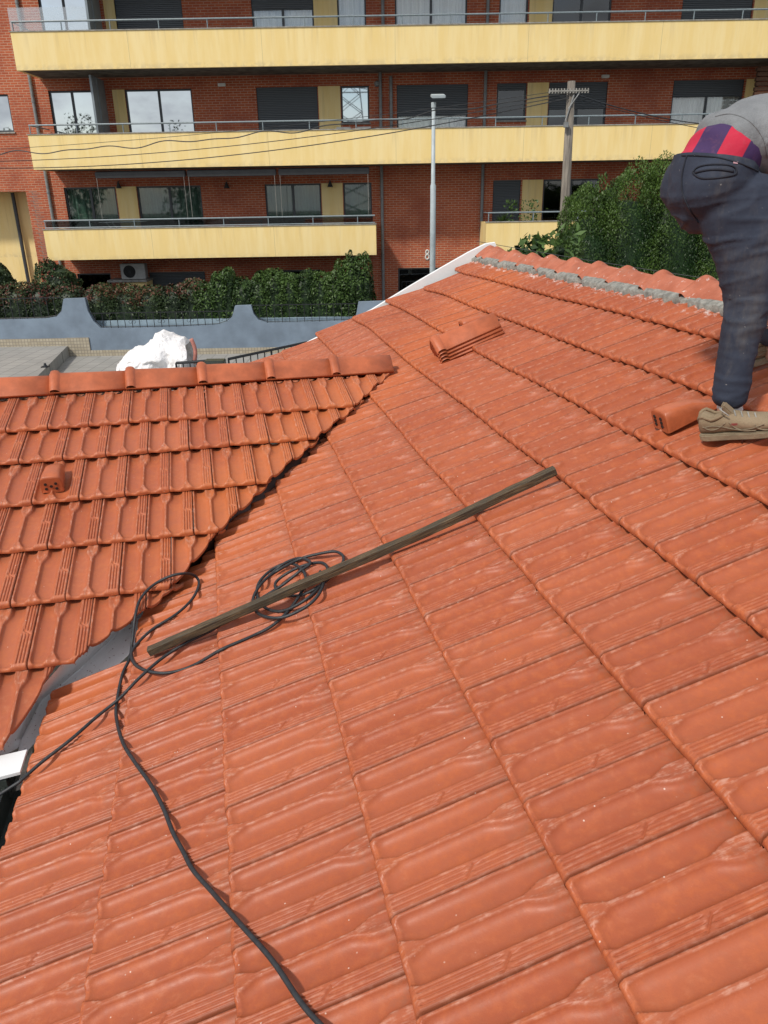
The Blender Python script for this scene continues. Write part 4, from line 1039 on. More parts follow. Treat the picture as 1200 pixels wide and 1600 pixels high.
# plants in pots on the right balcony
def pot_plant(px, py, label, spiky):
    P = onY(px, py, YP+.45); zf = -1.549+CZ; pl = empty('potted_plant', (P.x, YP+.45, zf), label, 'plant', 'plants on the right balcony')
    mb = MB(); mb.tube([(P.x, YP+.45, zf+.001), (P.x, YP+.45, zf+.45), (P.x, YP+.45, zf+.47)], [.13, .17, .17], 14); mb.build('pot', M['cap'], pl)
    Vs, Fs = [], []; o = 0
    for i in range(46 if spiky else 90):
        a = RNG.uniform(0, 6.28); t = RNG.uniform(.15, 1.3); Lg = RNG.uniform(.35, .6)
        if spiky:
            b0 = Vector((P.x, YP+.45, zf+.65)); d = Vector((math.cos(a)*math.sin(t), math.sin(a)*math.sin(t), math.cos(t))); sd = d.cross(Zup).normalized()*.022
            p = [b0-sd*.6, b0+sd*.6, b0+d*Lg*.6+sd, b0+d*Lg*.6-sd]; q = [b0+d*Lg*.6-sd, b0+d*Lg*.6+sd, b0+d*Lg+Vector((0, 0, -.1*Lg))+sd*.05, b0+d*Lg+Vector((0, 0, -.1*Lg))-sd*.05]
            Vs += [x[:] for x in p+q]; Fs += [(o, o+1, o+2, o+3), (o+4, o+5, o+6, o+7)]; o += 8
        else:
            c = Vector((P.x+RNG.normal(0, .16), YP+.45+RNG.normal(0, .12), zf+.75+RNG.uniform(0, .75))); V, F = leaves(np.array([c[:]]), np.array([[0, -1., .4]]), .07, 1.9)
            Vs += V.tolist(); Fs += [tuple(x+o for x in F[0])]; o += 4
    np_mesh('foliage', Vs, Fs, M['laurel'], pl, False, {'cv': np.clip(RNG.normal(.7, .25, len(Vs)), 0, 1), 'tip': np.zeros(len(Vs))})
    mb = MB(); mb.tube([(P.x, YP+.45, zf+.4), (P.x+.03, YP+.45, zf+.9), (P.x, YP+.45, zf+1.2 if not spiky else zf+.9)], .012, 5); mb.build('stem', M['trunk'], pl)
pot_plant(786, 335, 'spiky potted plant at the left end of the right balcony', True)
pot_plant(800, 325, 'leafy tall potted plant beside the spiky one on the balcony', False)
pot_plant(831, 332, 'thin dark potted plant in front of the yellow strip, right balcony', False)

# ------------------------------------------------------------------ blue boundary wall with ironwork
YB = 25.5
def bw(px, py): return onY(px, py, YB)
gw = empty('garden_wall', (-5, YB, 0), 'blue-grey painted garden wall with curved dips and mosaic base', 'wall')
prof = [(-60, 503), (0, 500), (70, 498), (88, 495), (96, 486), (99, 467), (132, 466), (137, 486), (146, 502), (158, 513), (200, 513), (280, 511), (340, 508), (355, 503), (363, 494), (367, 478), (392, 477), (396, 490), (404, 500), (418, 505), (500, 503), (548, 501), (556, 494), (560, 472), (640, 469), (700, 467)]
sp_ = []
for i, (x, y) in enumerate(prof): sp_.append(Vector((bw(x, y).x, YB, bw(x, y).z)))
mb = MB(); poly = [Vector((sp_[0].x, YB, 0))] + sp_ + [Vector((sp_[-1].x, YB, 0))]
for i in range(len(sp_)-1):
    a, b = sp_[i], sp_[i+1]; mb.hexa([(a.x, YB, 0), (b.x, YB, 0), (b.x, YB+.2, 0), (a.x, YB+.2, 0), (a.x, YB, a.z), (b.x, YB, b.z), (b.x, YB+.2, b.z), (a.x, YB+.2, a.z)])
mb.build('wall', M['blue'], gw)
mb = MB(); xst = bw(125, 545).x
mb.box(-14, xst, YB-.03, YB-.002, .353, .60); mb.box(xst, sp_[-1].x, YB-.03, YB-.002, .005, .19); mb.box(xst-.4, xst+.35, YB-.034, YB-.0035, .01, .61)
mb.build('mosaic_base', M['mosaic'], gw)
mb = MB(); zl = onY(300, 499, YB+.5).z; mb.box(bw(140, 500).x, bw(560, 500).x, YB+.45, YB+.6, 0, zl); o = mb.build('planter_wall', M['blue2'], gw)
def ironwork(pxa, pxb, ztop, dips, name='iron_railing'):
    mb = MB(); xa, xb = bw(pxa, 500).x, bw(pxb, 500).x; zt = ztop
    mb.box(xa, xb, YB+.085, YB+.11, zt, zt+.025)
    xs_ = [v.x for v in sp_]; zs_ = [v.z for v in sp_]
    zb_ = lambda x: float(np.interp(x, xs_, zs_))
    k = int((xb-xa)/.23)
    for i in range(1, k):
        x = xa + (xb-xa)*i/k; b_ = max(zb_(x)-.05, 0)
        if zt - b_ > .1: mb.box(x-.009, x+.009, YB+.088, YB+.106, b_, zt)
        if i % 4 == 2 and zt-b_ > .3:
            zc = (zt+b_)/2-.02
            for s in (-1, 1): mb.tube([(x+s*(.01+.05*(1-math.cos(t))), YB+.097, zc+s*.05*math.sin(t)) for t in np.linspace(0, 5, 12)], .006, 4)
    pts = [(x, YB+.097, zb_(x)+.035) for x in np.linspace(xa+.02, xb-.02, 60)]
    mb.tube(pts, .011, 5)
    return mb.build(name, M['iron'], gw)
ironwork(136, 365, bw(250, 489).z, 0); ironwork(394, 557, bw(470, 477).z, 0); ironwork(-60, 98, bw(40, 467).z, 0)
mb = MB(); P0, P1 = hx_(300, 478, YB+.8), hx_(565, 478, YB+.8)
x = P0.x
while x < P1.x: mb.box(x, x+.045, YB+.78, YB+.80+RNG.uniform(0, .012), .02, P0.z+RNG.uniform(-.03, .03)); x += .05
mb.box(P0.x, P1.x, YB+.76, YB+.779, P0.z-.25, P0.z-.20)
tag(mb.build('reed_screen', M['screenwood']), 'brown slatted screen standing between the iron railing and the hedge', 'screen')
# ------------------------------------------------------------------ white sheeting heap
def heap():
    c0 = onY(245, 560, 20); nu, nv = 96, 60; V, F = [], []
    prof_ = [(187, 562), (193, 552), (207, 543), (222, 536), (237, 528), (247, 516), (255, 514), (270, 519), (285, 523), (296, 530), (301, 541), (300, 552), (299, 565)]
    xs_ = [onY(a, b, 20).x for a, b in prof_]; zs_ = [onY(a, b, 20).z for a, b in prof_]
    for i in range(nu):
        for j in range(nv):
            s = i/(nu-1); t = j/(nv-1); x = xs_[0] + (xs_[-1]-xs_[0])*s; zt = float(np.interp(x, xs_, zs_))
            a = (t-.5)*math.pi; prof = max(0, math.cos(a))**.45
            y = 20 + .55*math.sin(a)*(1+.12*math.sin(s*7)); z = zt*prof
            q = Vector((x*2.0, y*2.0, z*1.6)); f = abs(noise.noise(q*.8))*1.3 + .60*abs(noise.noise(q*2.1 + Vector((4, 0, 0)))) + .22*abs(noise.noise(q*4.6))
            y -= .26*f*(1 if a < 0 else -1)*(.4+.6*abs(math.sin(a))); z -= .16*f*prof
            x += .10*noise.noise(q*1.3+Vector((0, 8, 0)))
            if z < .02: z = .01
            V.append((x, y, z))
    for i in range(nu-1):
        for j in range(nv-1): F.append((i*nv+j, (i+1)*nv+j, (i+1)*nv+j+1, i*nv+j+1))
    m = NB('white_sheeting'); m.bump(m.noise(9, 5, .6), .05); mm = m.fin(m.mix(m.ramp(m.noise(3, 4), .5, .75, 0, .3), (.86, .85, .85), (.80, .66, .62)), .5)
    hp = empty('covered_heap', (c0.x, 20, 0), 'tall heap wrapped in crumpled white plastic sheeting behind the small ridge', 'covered heap')
    np_mesh('sheeting', V, F, mm, hp, True)
    P = onY(299, 548, 19.6); m2 = plain('pale_red_strap', (.50, .20, .16), .6, .2)
    mb = MB(); mb.tube([(P.x+.12*math.sin(t*1.0)*.6+.02, 19.62, P.z+.30-.62*s + 0*t) for s, t in zip(np.linspace(0, 1, 14), np.linspace(0, 3.1, 14))], .05, 8); mb.build('strap', m2, hp, True)
heap()
# ------------------------------------------------------------------ black handrail in the yard
def yard_rail():
    mb = MB(); pA_, pB_ = onY(357, 561, 19.3), onY(446, 542, 20.7)
    d = (pB_-pA_); hb = .85
    up = pB_ + d*.6
    rl = empty('yard_railing', (pA_.x, 19.3, 0), 'black metal railing with upright bars beside the tiled pavement', 'railing')
    mb.tube([pA_, up], .035, 8); mb.tube([pA_-Zup*.78, up-Zup*.78], .02, 6)
    lft = Vector((pA_.x-1.3, 19.2, pA_.z-.06)); mb.tube([pA_-Vector((.28, 0, .02)), lft], .035, 8); mb.tube([pA_-Vector((.28, 0, .8)), lft-Zup*.78], .02, 6)
    mb.build('handrail', M['iron'], rl)
    for i in range(14):
        s = i/13; p = pA_.lerp(up, s); m2 = MB(); m2.tube([p, (p.x, p.y, p.z-.9 if i % 6 else .0)], .014 if i % 6 else .025, 6); m2.build('baluster', M['iron'], rl)
    for i in range(7):
        p = (pA_-Vector((.28, 0, .02))).lerp(lft, i/6); m2 = MB(); m2.tube([p, (p.x, p.y, p.z-.85 if i % 6 else 0.)], .014 if i % 6 else .025, 6); m2.build('baluster', M['iron'], rl)
    P = onY(338, 563, 19.2); mb = MB(); mb.box(P.x-.28, P.x+.22, 19.0, 19.35, P.z-.35, P.z+.02)
    bx = empty('post_box', (P.x, 19.2, 0), 'dark grey box fixed at the start of the black railing', 'box')
    mb.build('box_body', M['gutter'], bx, bevel=.02); m2 = MB(); m2.box(P.x-.06, P.x+.02, 19.12, 19.22, 0, P.z-.35); m2.build('post', M['iron'], bx)
yard_rail()
for i, (px, py) in enumerate(((116, 534), (71, 573))):
    P = onZ(px, py, .36); mb = MB(); mb.box(P.x-.10, P.x+.10, P.y-.09, P.y+.09, .352, .375); mb.tube([(P.x, P.y, .375), (P.x, P.y, .41), (P.x, P.y, .46)], [.05, .04, .03], 10)
    tag(mb.build('ground_bracket', M['iron'], None), ['small black bracket at the far corner of the raised pavement', 'small black bracket on the raised pavement edge near the ridge'][i], 'bracket', 'black brackets on the raised pavement')
# ------------------------------------------------------------------ street lamp, utility pole, wires
YLm = 22.0
P = onY(676, 400, YLm); P2 = onY(677.5, 160, YLm)
sl = empty('street_lamp', (P.x, YLm, 0), 'slim pale street lamp with a flat head in front of the brick wall', 'street lamp')
mb = MB(); mb.tube([(P.x, YLm, 0), (P.x+.0, YLm, onY(676, 290, YLm).z), (P2.x*.5+P.x*.5, YLm, onY(676, 287, YLm).z), (P2.x, YLm, P2.z)], [.085, .075, .055, .045], 12); mb.build('pole', M['lamp'], sl, True)
ph = onY(683, 152, YLm-.1); mb = MB(); mb.obox((ph.x+.02, YLm-.15, ph.z+.02), (.17, 0, 0), (0, .32, .05), (0, -.006, .035)); hd = mb.build('lamp_head', M['lamp'], sl, bevel=.012)
mb = MB(); mb.tube([(P2.x, YLm, P2.z-.12), (P2.x, YLm, P2.z)], .062, 12); mb.build('collar', M['lamp'], sl)
YU = 19.0
pt_, pb_ = onY(893, 127, YU), onY(880, 370, YU); dd = (pb_-pt_)/(pb_.z-pt_.z)
bz = pb_ + dd*(0-pb_.z)
up_ = empty('utility_pole', bz, 'weathered wooden utility pole leaning beside the conifer hedge', 'utility pole')
mb = MB(); mb.tube([bz, bz.lerp(pt_, .5), pt_], [.15, .118, .085], 12); 
mb.build('pole', M['pole'], up_, True)
P = onY(889, 142, YU-.12); mb = MB(); mb.box(P.x-.42, P.x+.42, YU-.14, YU-.11, P.z-.014, P.z+.014)
for i in range(14):
    x = P.x-.42+.84*i/13; mb.tube([(x, YU-.12, P.z-.045), (x, YU-.12, P.z+.05)], [.020, .015], 6)
mb.build('insulator_bar', M['coping'], up_)
mb = MB(); a_ = onY(883, 190, YU-.1); b_ = onY(897, 148, YU-.1); mb.tube([a_, b_], .016, 6); mb.tube([onY(888, 170, YU-.1), onY(905, 146, YU-.12)], .014, 6); mb.box(onY(883, 196, YU).x-.06, onY(883, 196, YU).x+.03, YU-.2, YU-.1, onY(883, 200, YU).z, onY(883, 192, YU).z); mb.build('stay_bracket', M['pipe'], up_)
def wire(p, q, sag, r, label, wig=0, grp='overhead wires by the wooden pole', name='overhead_wire', n=70):
    mb = MB(); pts = []
    for i in range(n+1):
        s = i/n; c = p.lerp(q, s) - Zup*(4*sag*s*(1-s))
        if wig: c = c + Vector((0, .02*math.sin(s*70), wig*(math.sin(s*44)*.6+math.sin(s*71+1)*.5)*min(1, s*5)))
        pts.append(c)
    mb.tube(pts, r, 5); return tag(mb.build(name, M['cable'], None), label, 'wire', grp)
tp = onY(888, 153, YU-.11)
wire(tp, onY(-60, 262, 24), .42, .011, 'lowest of the wires running left from the wooden pole across the middle balcony')
wire(tp+Vector((0, 0, .05)), onY(-60, 253, 23), .30, .009, 'second lowest wire running left from the wooden pole')
wire(tp+Vector((0, .03, .10)), onY(-60, 243, 22.5), .20, .013, 'tangled wavy bundle of cable running left from the wooden pole', wig=.055, n=220)
wire(tp+Vector((0, 0, .16)), onY(-60, 236, 22.5), .16, .006, 'thin straight messenger wire just above the wavy bundle')
wire(tp+Vector((0, 0, .12)), onY(1290, 190, 22), .35, .012, 'upper wire running right from the wooden pole to behind the worker')
wire(tp+Vector((0, .05, .05)), onY(1290, 222, 21), .18, .008, 'lower wire running right from the wooden pole to behind the worker')
wire(onY(745, 377, 12), onY(1290, 462, 9), .02, .004, 'thin wire strung just behind the mortared ridge, before the conifer hedge', n=20)
# stacked dark boards on the balcony behind the worker
P = onY(1190, 132, YP+.9); wbk = empty('board_rack', (P.x, YP+.9, 0), 'dark slatted timber stack on the middle balcony above the worker', 'timber rack')
for i in range(7): mb = MB(); z_ = onY(1190, 155-i*7.5, YP+.9).z; mb.box(P.x-.32+.02*math.sin(i*3), P.x+.6, YP+.6, YP+.75, z_-.06, z_+.05); mb.build('board', M['screenwood'], wbk)
mb = MB(); mb.box(P.x-.25, P.x-.17, YP+.76, YP+.84, 1.351+CZ, onY(1190, 105, YP+.9).z); mb.box(P.x+.45, P.x+.53, YP+.76, YP+.84, 1.351+CZ, onY(1190, 105, YP+.9).z); mb.build('upright', M['screenwood'], wbk)
# ------------------------------------------------------------------ what the window panes reflect, standing behind the viewer
def back_tree(x, y, h, label, r=2.6):
    t = empty('bare_tree', (x, y, 0), label, 'tree'); trunk('trunk', (x, y, 0), (x, y, h*.8), .18, t, 5)
    bl_ = [((x+RNG.normal(0, r*.35), y+RNG.normal(0, r*.35), h*.62+RNG.normal(0, h*.12)), (r*.55, r*.55, h*.2)) for _ in range(7)]
    foliage('crown', bl_, 9000, .16, M['photinia'], t, lump=.6, core=.1)
back_tree(-17.6, -20, 11.3, 'leafy tree mirrored in the large left window of the middle floor', 2.4)
back_tree(-28.5, -20, 10.2, 'leafy tree mirrored low in the leftmost balcony window', 2.2)
back_tree(-37, -20, 11.5, 'leafy tree mirrored in the window at the left edge', 2.4)
def pylon(x, y, h, w0):
    t = empty('pylon', (x, y, 0), 'steel lattice power pylon mirrored in the small middle window', 'pylon'); mb = MB()
    wz = lambda z: w0*(1-.72*z/h)
    lv = np.linspace(0, h, 12)
    for a, b in zip(lv[:-1], lv[1:]):
        for s1, s2 in ((-1, -1), (1, -1), (1, 1), (-1, 1)):
            A = (x+s1*wz(a)/2, y+s2*wz(a)/2, a); B = (x+s1*wz(b)/2, y+s2*wz(b)/2, b); mb.tube([A, B], .09, 4)
            s3, s4 = -s2, s1; C = (x+s3*wz(b)/2, y+s4*wz(b)/2, b); mb.tube([A, C], .05, 4)
            D = (x+s3*wz(a)/2, y+s4*wz(a)/2, a); mb.tube([D, B], .05, 4)
    for z in (h*.74, h*.92):
        for s in (-1, 1): mb.tube([(x, y, z+.9), (x+s*5, y, z)], .08, 4); mb.tube([(x, y, z), (x+s*5, y, z)], .08, 4)
    mb.build('lattice', M['pipe'], t)
pylon(-4.2, -72, 27, 7.0)
#@@PART3
# ------------------------------------------------------------------ the worker
E1 = Vector((.976, .218, 0)); E2 = Vector((-.218, .976, 0))
def loft(mb, rings, n=20):
    """rings: (centre, halfvector a, halfvector b); closed with rounded caps"""
    k = len(mb.v); m_ = len(rings)
    for c, a, b in rings:
        for j in range(n):
            t = 2*math.pi*j/n; mb.v.append(tuple(Vector(c)+Vector(a)*math.cos(t)+Vector(b)*math.sin(t)))
    for i in range(m_-1):
        for j in range(n): mb.f.append((k+i*n+j, k+i*n+(j+1) % n, k+(i+1)*n+(j+1) % n, k+(i+1)*n+j)); mb.m.append(0)
    for s, c in ((0, rings[0][0]), (m_-1, rings[-1][0])):
        kc = len(mb.v); mb.v.append(tuple(c)); base = k+s*n
        for j in range(n): mb.f.append((kc, base+j, base+(j+1) % n) if s else (kc, base+(j+1) % n, base+j)); mb.m.append(0)
def limb(mb, pts, fb=E1, lat=E2, n=20, sub=4):
    """pts: list of (centre, r_fb, r_lat) smoothed; ring planes perpendicular to the path"""
    C = smooth_path([p[0] for p in pts], sub); R1 = np.interp(np.linspace(0, len(pts)-1, len(C)), range(len(pts)), [p[1] for p in pts]); R2 = np.interp(np.linspace(0, len(pts)-1, len(C)), range(len(pts)), [p[2] for p in pts])
    rings = []
    for i, c in enumerate(C):
        t = (C[min(i+1, len(C)-1)]-C[max(i-1, 0)]).normalized(); b = (lat - t*lat.dot(t)).normalized(); a = b.cross(t).normalized()
        rings.append((c, a*R1[i], b*R2[i]))
    c0, a0, b0 = rings[0]; t0_ = (C[1]-C[0]).normalized(); c1_, a1, b1_ = rings[-1]; t1_ = (C[-1]-C[-2]).normalized()
    pre = [(c0 - t0_*(a0.length*.5*math.sin(q)), a0*math.cos(q), b0*math.cos(q)) for q in (1.4, 1.0, .5)]
    post = [(c1_ + t1_*(a1.length*.5*math.sin(q)), a1*math.cos(q), b1_*math.cos(q)) for q in (.5, 1.0, 1.4)]
    loft(mb, pre+rings+post, n)
def ellipsoid(mb, c, a, b, cc, n=18):
    a, b, cc = Vector(a), Vector(b), Vector(cc); rings = []
    for i in range(1, 12):
        q = math.pi*i/12; rings.append((Vector(c)+cc*-math.cos(q), a*math.sin(q), b*math.sin(q)))
    loft(mb, rings, n)
def remesh(mb, name, mat, parent, voxel=.010, smooth_it=6, displace=None, label=None, cut=None, keep_sharp=False):
    me = bpy.data.meshes.new(name+'_src'); me.from_pydata(mb.v, [], mb.f)
    bm = bmesh.new(); bm.from_mesh(me); bmesh.ops.recalc_face_normals(bm, faces=bm.faces); bm.to_mesh(me); bm.free()
    o = bpy.data.objects.new(name+'_src', me); COL.objects.link(o)
    md = o.modifiers.new('r', 'REMESH'); md.mode = 'VOXEL'; md.voxel_size = voxel
    md2 = o.modifiers.new('s', 'SMOOTH'); md2.iterations = smooth_it; md2.factor = .5
    dg = bpy.context.evaluated_depsgraph_get(); ev = o.evaluated_get(dg); m2 = bpy.data.meshes.new_from_object(ev); m2.name = name
    bpy.data.objects.remove(o); m2.materials.clear()
    if displace:
        for v in m2.vertices: v.co = v.co + v.normal*displace(v.co)
    if cut:
        bm = bmesh.new(); bm.from_mesh(m2)
        for co, no in cut:
            bmesh.ops.bisect_plane(bm, geom=bm.verts[:]+bm.edges[:]+bm.faces[:], plane_co=co, plane_no=no, clear_outer=True)
        bm.to_mesh(m2); bm.free()
    return link(name, m2, mat, parent, True, label)
G0 = on_main(1135, 688)
worker = empty('person', (G0.x, G0.y, G0.z), 'person bending over on the roof in a grey sweatshirt, striped shirt and dusty navy trousers', 'person')
P_ = lambda px, py, Y: onY(px, py, Y)
Yn = 2.80
ank = P_(1139, 652, Yn); hipn = P_(1146, 325, 2.93)
# trousers: near leg, far leg, seat
tr = MB()
near = [(P_(1140, 624, 2.80), .058, .060), (P_(1142, 608, 2.80), .059, .061), (P_(1147, 580, 2.81), .060, .064), (P_(1153, 545, 2.83), .066, .068), (P_(1162, 505, 2.85), .073, .075), (P_(1170, 465, 2.87), .082, .082),
        (P_(1170, 425, 2.88), .104, .097), (P_(1167, 385, 2.90), .122, .108), (P_(1158, 345, 2.92), .138, .118), (P_(1148, 310, 2.94), .142, .122)]
limb(tr, near)
ffoot = on_main(1196, 572); 
fk = Vector((ffoot.x+.10, ffoot.y+.01, ffoot.z+.46)); fh = hipn + E2*.17 + Vector((.02, 0, .03))
far = [(ffoot + E1*.03 + Zup*.10, .066, .068), (ffoot + E1*.06 + Zup*.22, .072, .075), (fk, .085, .085), (fk.lerp(fh, .5)+E1*.03, .098, .095), (fh, .115, .115)]
limb(tr, far)
ellipsoid(tr, P_(1123, 284, 2.93), E1*.108, E2*.116, Vector((.03, 0, .122)))
ellipsoid(tr, P_(1128, 277, 2.93) + E2*.185, E1*.100, E2*.110, Vector((.03, 0, .108)))
# waist part of the trousers
waist = [(P_(1152, 330, 2.93)+E2*.10, .13, .17), (P_(1141, 292, 2.93)+E2*.10, .150, .185), (P_(1141, 258, 2.93)+E2*.095, .136, .170), (P_(1150, 226, 2.93)+E2*.095, .124, .155)]
limb(tr, waist)
wc = P_(1128, 246, 2.93)+E2*.10; wn = Vector((.20, .04, .97)).normalized()
def ridg(q): return max(0, 1-abs(noise.noise(q))*2.6)**3
def folds(co):
    f = .0025*noise.noise(co*5) + .0015*noise.noise(co*22)
    low = max(0, min(1, (G0.z+.30-co.z)/.18)); kn = math.exp(-((co.z-(G0.z+.44))/.10)**2); hip = math.exp(-((co.z-(G0.z+.70))/.09)**2)
    f += (.0035+.006*low+.006*kn+.005*hip)*ridg(Vector((co.x*4+co.z*7, co.y*5, co.z*13-co.x*5)))
    f += (.003+.004*low)*ridg(Vector((co.x*5-co.z*9+7, co.y*5, co.z*17)))
    f += .005*(low+kn*.6)*ridg(Vector((co.x*3, co.y*3+4, co.z*30)))
    return f
M['navy'] = None
def navy_mat():
    m = NB('navy_work_trousers'); f = m.noise(3.5, 6, .65); g = m.noise(11, 6, .7); h = m.noise(400, 2)
    b = m.mix(m.ramp(f, .3, .7), (.015, .021, .039), (.032, .041, .066))
    b = m.mix(m.ramp(m.noise(1, 6, .7, stretch=(7, 7, 2.5)), .48, .75, 0, .42), b, (.13, .115, .10))
    b = m.mix(m.ramp(g, .60, .78, 0, .25), b, (.16, .14, .12)); b = m.mix(m.ramp(m.noise(60, 3, .7), .69, .74, 0, .5), b, (.35, .33, .30))
    wr = m.math('ABSOLUTE', m.math('SUBTRACT', m.noise(1, 4, .55, stretch=(4, 4, 8)), .5)); wr2 = m.math('ABSOLUTE', m.math('SUBTRACT', m.noise(1, 3, .5, stretch=(12, 7, 5)), .5))
    m.bump(m.math('ADD', m.math('MULTIPLY', h, .02), m.math('ADD', m.math('MULTIPLY', wr, .8), m.math('MULTIPLY', wr2, .8))), .010); return m.fin(b, .85)
M['navy'] = navy_mat()
trous = remesh(tr, 'trousers', M['navy'], worker, .0078, 8, folds, cut=[(wc, wn)])
def cloth_mat(name, c1, c2, rough=.9, h=300):
    m = NB(name); b = m.mix(m.ramp(m.noise(5, 5), .3, .7), c1, c2); b = m.mix(m.ramp(m.noise(260, 2), .45, .6, 0, .25), b, tuple(x*.7 for x in c1))
    wr = m.math('ABSOLUTE', m.math('SUBTRACT', m.noise(1, 4, .5, stretch=(9, 4, 6)), .5))
    m.bump(m.math('ADD', m.math('MULTIPLY', m.noise(h, 2), .05), m.math('MULTIPLY', wr, 1.0 if 'grey' in name else .1)), .035); return m.fin(b, rough)
M['greycloth'] = cloth_mat('grey_marl_sweatshirt', (.17, .178, .185), (.25, .258, .265))
def stripe_mat():
    m = NB('striped_shirt'); sp = m.n('ShaderNodeVectorMath', operation='DOT_PRODUCT'); m.l(m.coord(), sp.inputs[0]); sp.inputs[1].default_value = tuple((Vector((.80, -.42, -.34))).normalized())
    fr = m.math('FRACT', m.math('ADD', m.math('MULTIPLY', sp.outputs['Value'], 1/.165), .90)); st = m.ramp(fr, .48, .50)
    b = m.mix(st, (.50, .012, .045), (.045, .018, .085)); b = m.mix(m.ramp(m.noise(40, 4), .5, .8, 0, .2), b, (.3, .1, .12)); m.bump(m.noise(20, 4), .004); return m.fin(b, .8)
M['stripe'] = stripe_mat()
# torso: shirt (short visible band) and sweatshirt further up the back
spine = [P_(1138, 258, 2.93)+E2*.09, P_(1163, 232, 2.94)+E2*.09, P_(1208, 212, 2.97)+E2*.09, P_(1262, 206, 3.02)+E2*.09, P_(1315, 212, 3.07)+E2*.10, P_(1370, 226, 3.12)+E2*.10]
shirt = MB(); limb(shirt, [(spine[0]-Zup*.02, .130, .160), (spine[1], .118, .158), (spine[2], .110, .158), (spine[3], .10, .14)])
shf = lambda co: .004*math.sin(co.x*30+co.z*35+3*noise.noise(co*6)) + .006*noise.noise(co*12)
so = remesh(shirt, 'shirt', M['stripe'], worker, .010, 4, shf, cut=[(wc-wn*.035, -wn)])
sw = MB()
limb(sw, [(spine[1]-Vector((.02, 0, 0)), .128, .168), (spine[2], .130, .178), (spine[3], .134, .192), (spine[4], .130, .200), (spine[5], .115, .17), (spine[5]+Vector((.06, .015, -.02)), .075, .09)])
shN = spine[5] - E2*.17 + Vector((-.05, 0, -.01)); shF = spine[5] + E2*.17 + Vector((-.05, 0, -.01))
roofz = lambda p: (O1 + (B1*0)).z
def on_plane_below(p): 
    t = (p-O1).dot(N1)/N1.z; return Vector((p.x, p.y, p.z-t))
hands = []
for sgn, sh in ((-1, shN), (1, shF)):
    gp = on_plane_below(sh + E1*.10); el = sh.lerp(gp, .46) + E2*sgn*.06 - E1*.05; wr = gp + Zup*.10 + E2*sgn*(-.02)
    limb(sw, [(sh, .072, .075), (sh.lerp(el, .5), .060, .060), (el, .053, .053), (el.lerp(wr, .5), .046, .046), (el.lerp(wr, .86), .038, .040)])
    hands.append((el, wr, sgn))
hemn = (Vector((.93, .10, .10))).normalized()
def swf(co): return .007*math.sin(co.x*26+co.z*18-co.y*9+5*noise.noise(co*4)) + .012*noise.noise(co*6) + .006*abs(noise.noise(Vector((co.x*14, co.y*8, co.z*14))))
hem_c = P_(1129, 196, 2.93)+E2*.06; hem_n = (P_(1129, 196, 2.9)-P_(1200, 275, 2.75)).normalized()
hn = Vector((-.80, -.10, -.52)); 
swo = remesh(sw, 'sweatshirt', M['greycloth'], worker, .011, 4, swf)
bm = bmesh.new(); bm.from_mesh(swo.data)
# ragged hem: keep what lies above a wavy cut
he0, he1 = P_(1074, 210, 2.95), P_(1196, 278, 2.80); hax = (he1-he0).normalized(); hnn = hax.cross(E2).normalized()
if hnn.z > 0: hnn = -hnn
doomed = [v for v in bm.verts if (v.co-he0).dot(hnn) > .004*math.sin(v.co.x*60+v.co.y*45)-.0*max(0, math.sin(min(math.pi, max(0, (v.co-he0).dot(hax)/.36*math.pi)))) and (v.co-he0).dot(hax) < .42 and v.co.z > G0.z+.62]
bmesh.ops.delete(bm, geom=doomed, context='VERTS'); bm.to_mesh(swo.data); bm.free()
TBs = bvh_of([swo])
seams_sw = [[(1078, 204), (1090, 202), (1105, 197), (1121, 191), (1138, 200), (1156, 222), (1172, 244), (1186, 262), (1197, 272)], [(1118, 182), (1140, 178), (1162, 184), (1180, 198), (1194, 220), (1199, 245)]]
# body: head, neck, hands and what shows between clothes, one continuous skin
M['skin'] = plain('skin', (.42, .24, .17), .55, .1, 12)
body = MB(); nk = spine[5] + Vector((.03, .01, 0)); hc = nk + Vector((.19, .04, -.06)); hd_ = Vector((.80, .18, -.57)).normalized(); hup = Vector((.57, .12, .81)).normalized()
limb(body, [(spine[2], .08, .11), (spine[4], .085, .12), (nk, .058, .06), (hc - hd_*.03, .056, .058)])
limb(body, [(spine[2], .08, .11), (spine[0]-Zup*.08, .09, .12)])
ellipsoid(body, hc, hup*.078*0+E2*.074, hup*.098*0+hd_.cross(E2)*.098, hd_*.115)
fdir = -hd_.cross(E2) if (-hd_.cross(E2)).z < 0 else hd_.cross(E2)      # face looks down at the work
ellipsoid(body, hc + fdir*.10 + hd_*.0, E2*.013, fdir*.020, hd_*.026)
for s in (-1, 1): ellipsoid(body, hc + E2*s*.076, E2*.008, fdir*.018, hd_*.03); ellipsoid(body, hc + fdir*.082 + E2*s*.032 + hd_*.018, E2*.013, fdir*.010, hd_*.009)
ellipsoid(body, hc + fdir*.088 - hd_*.048, E2*.026, fdir*.010, hd_*.008)
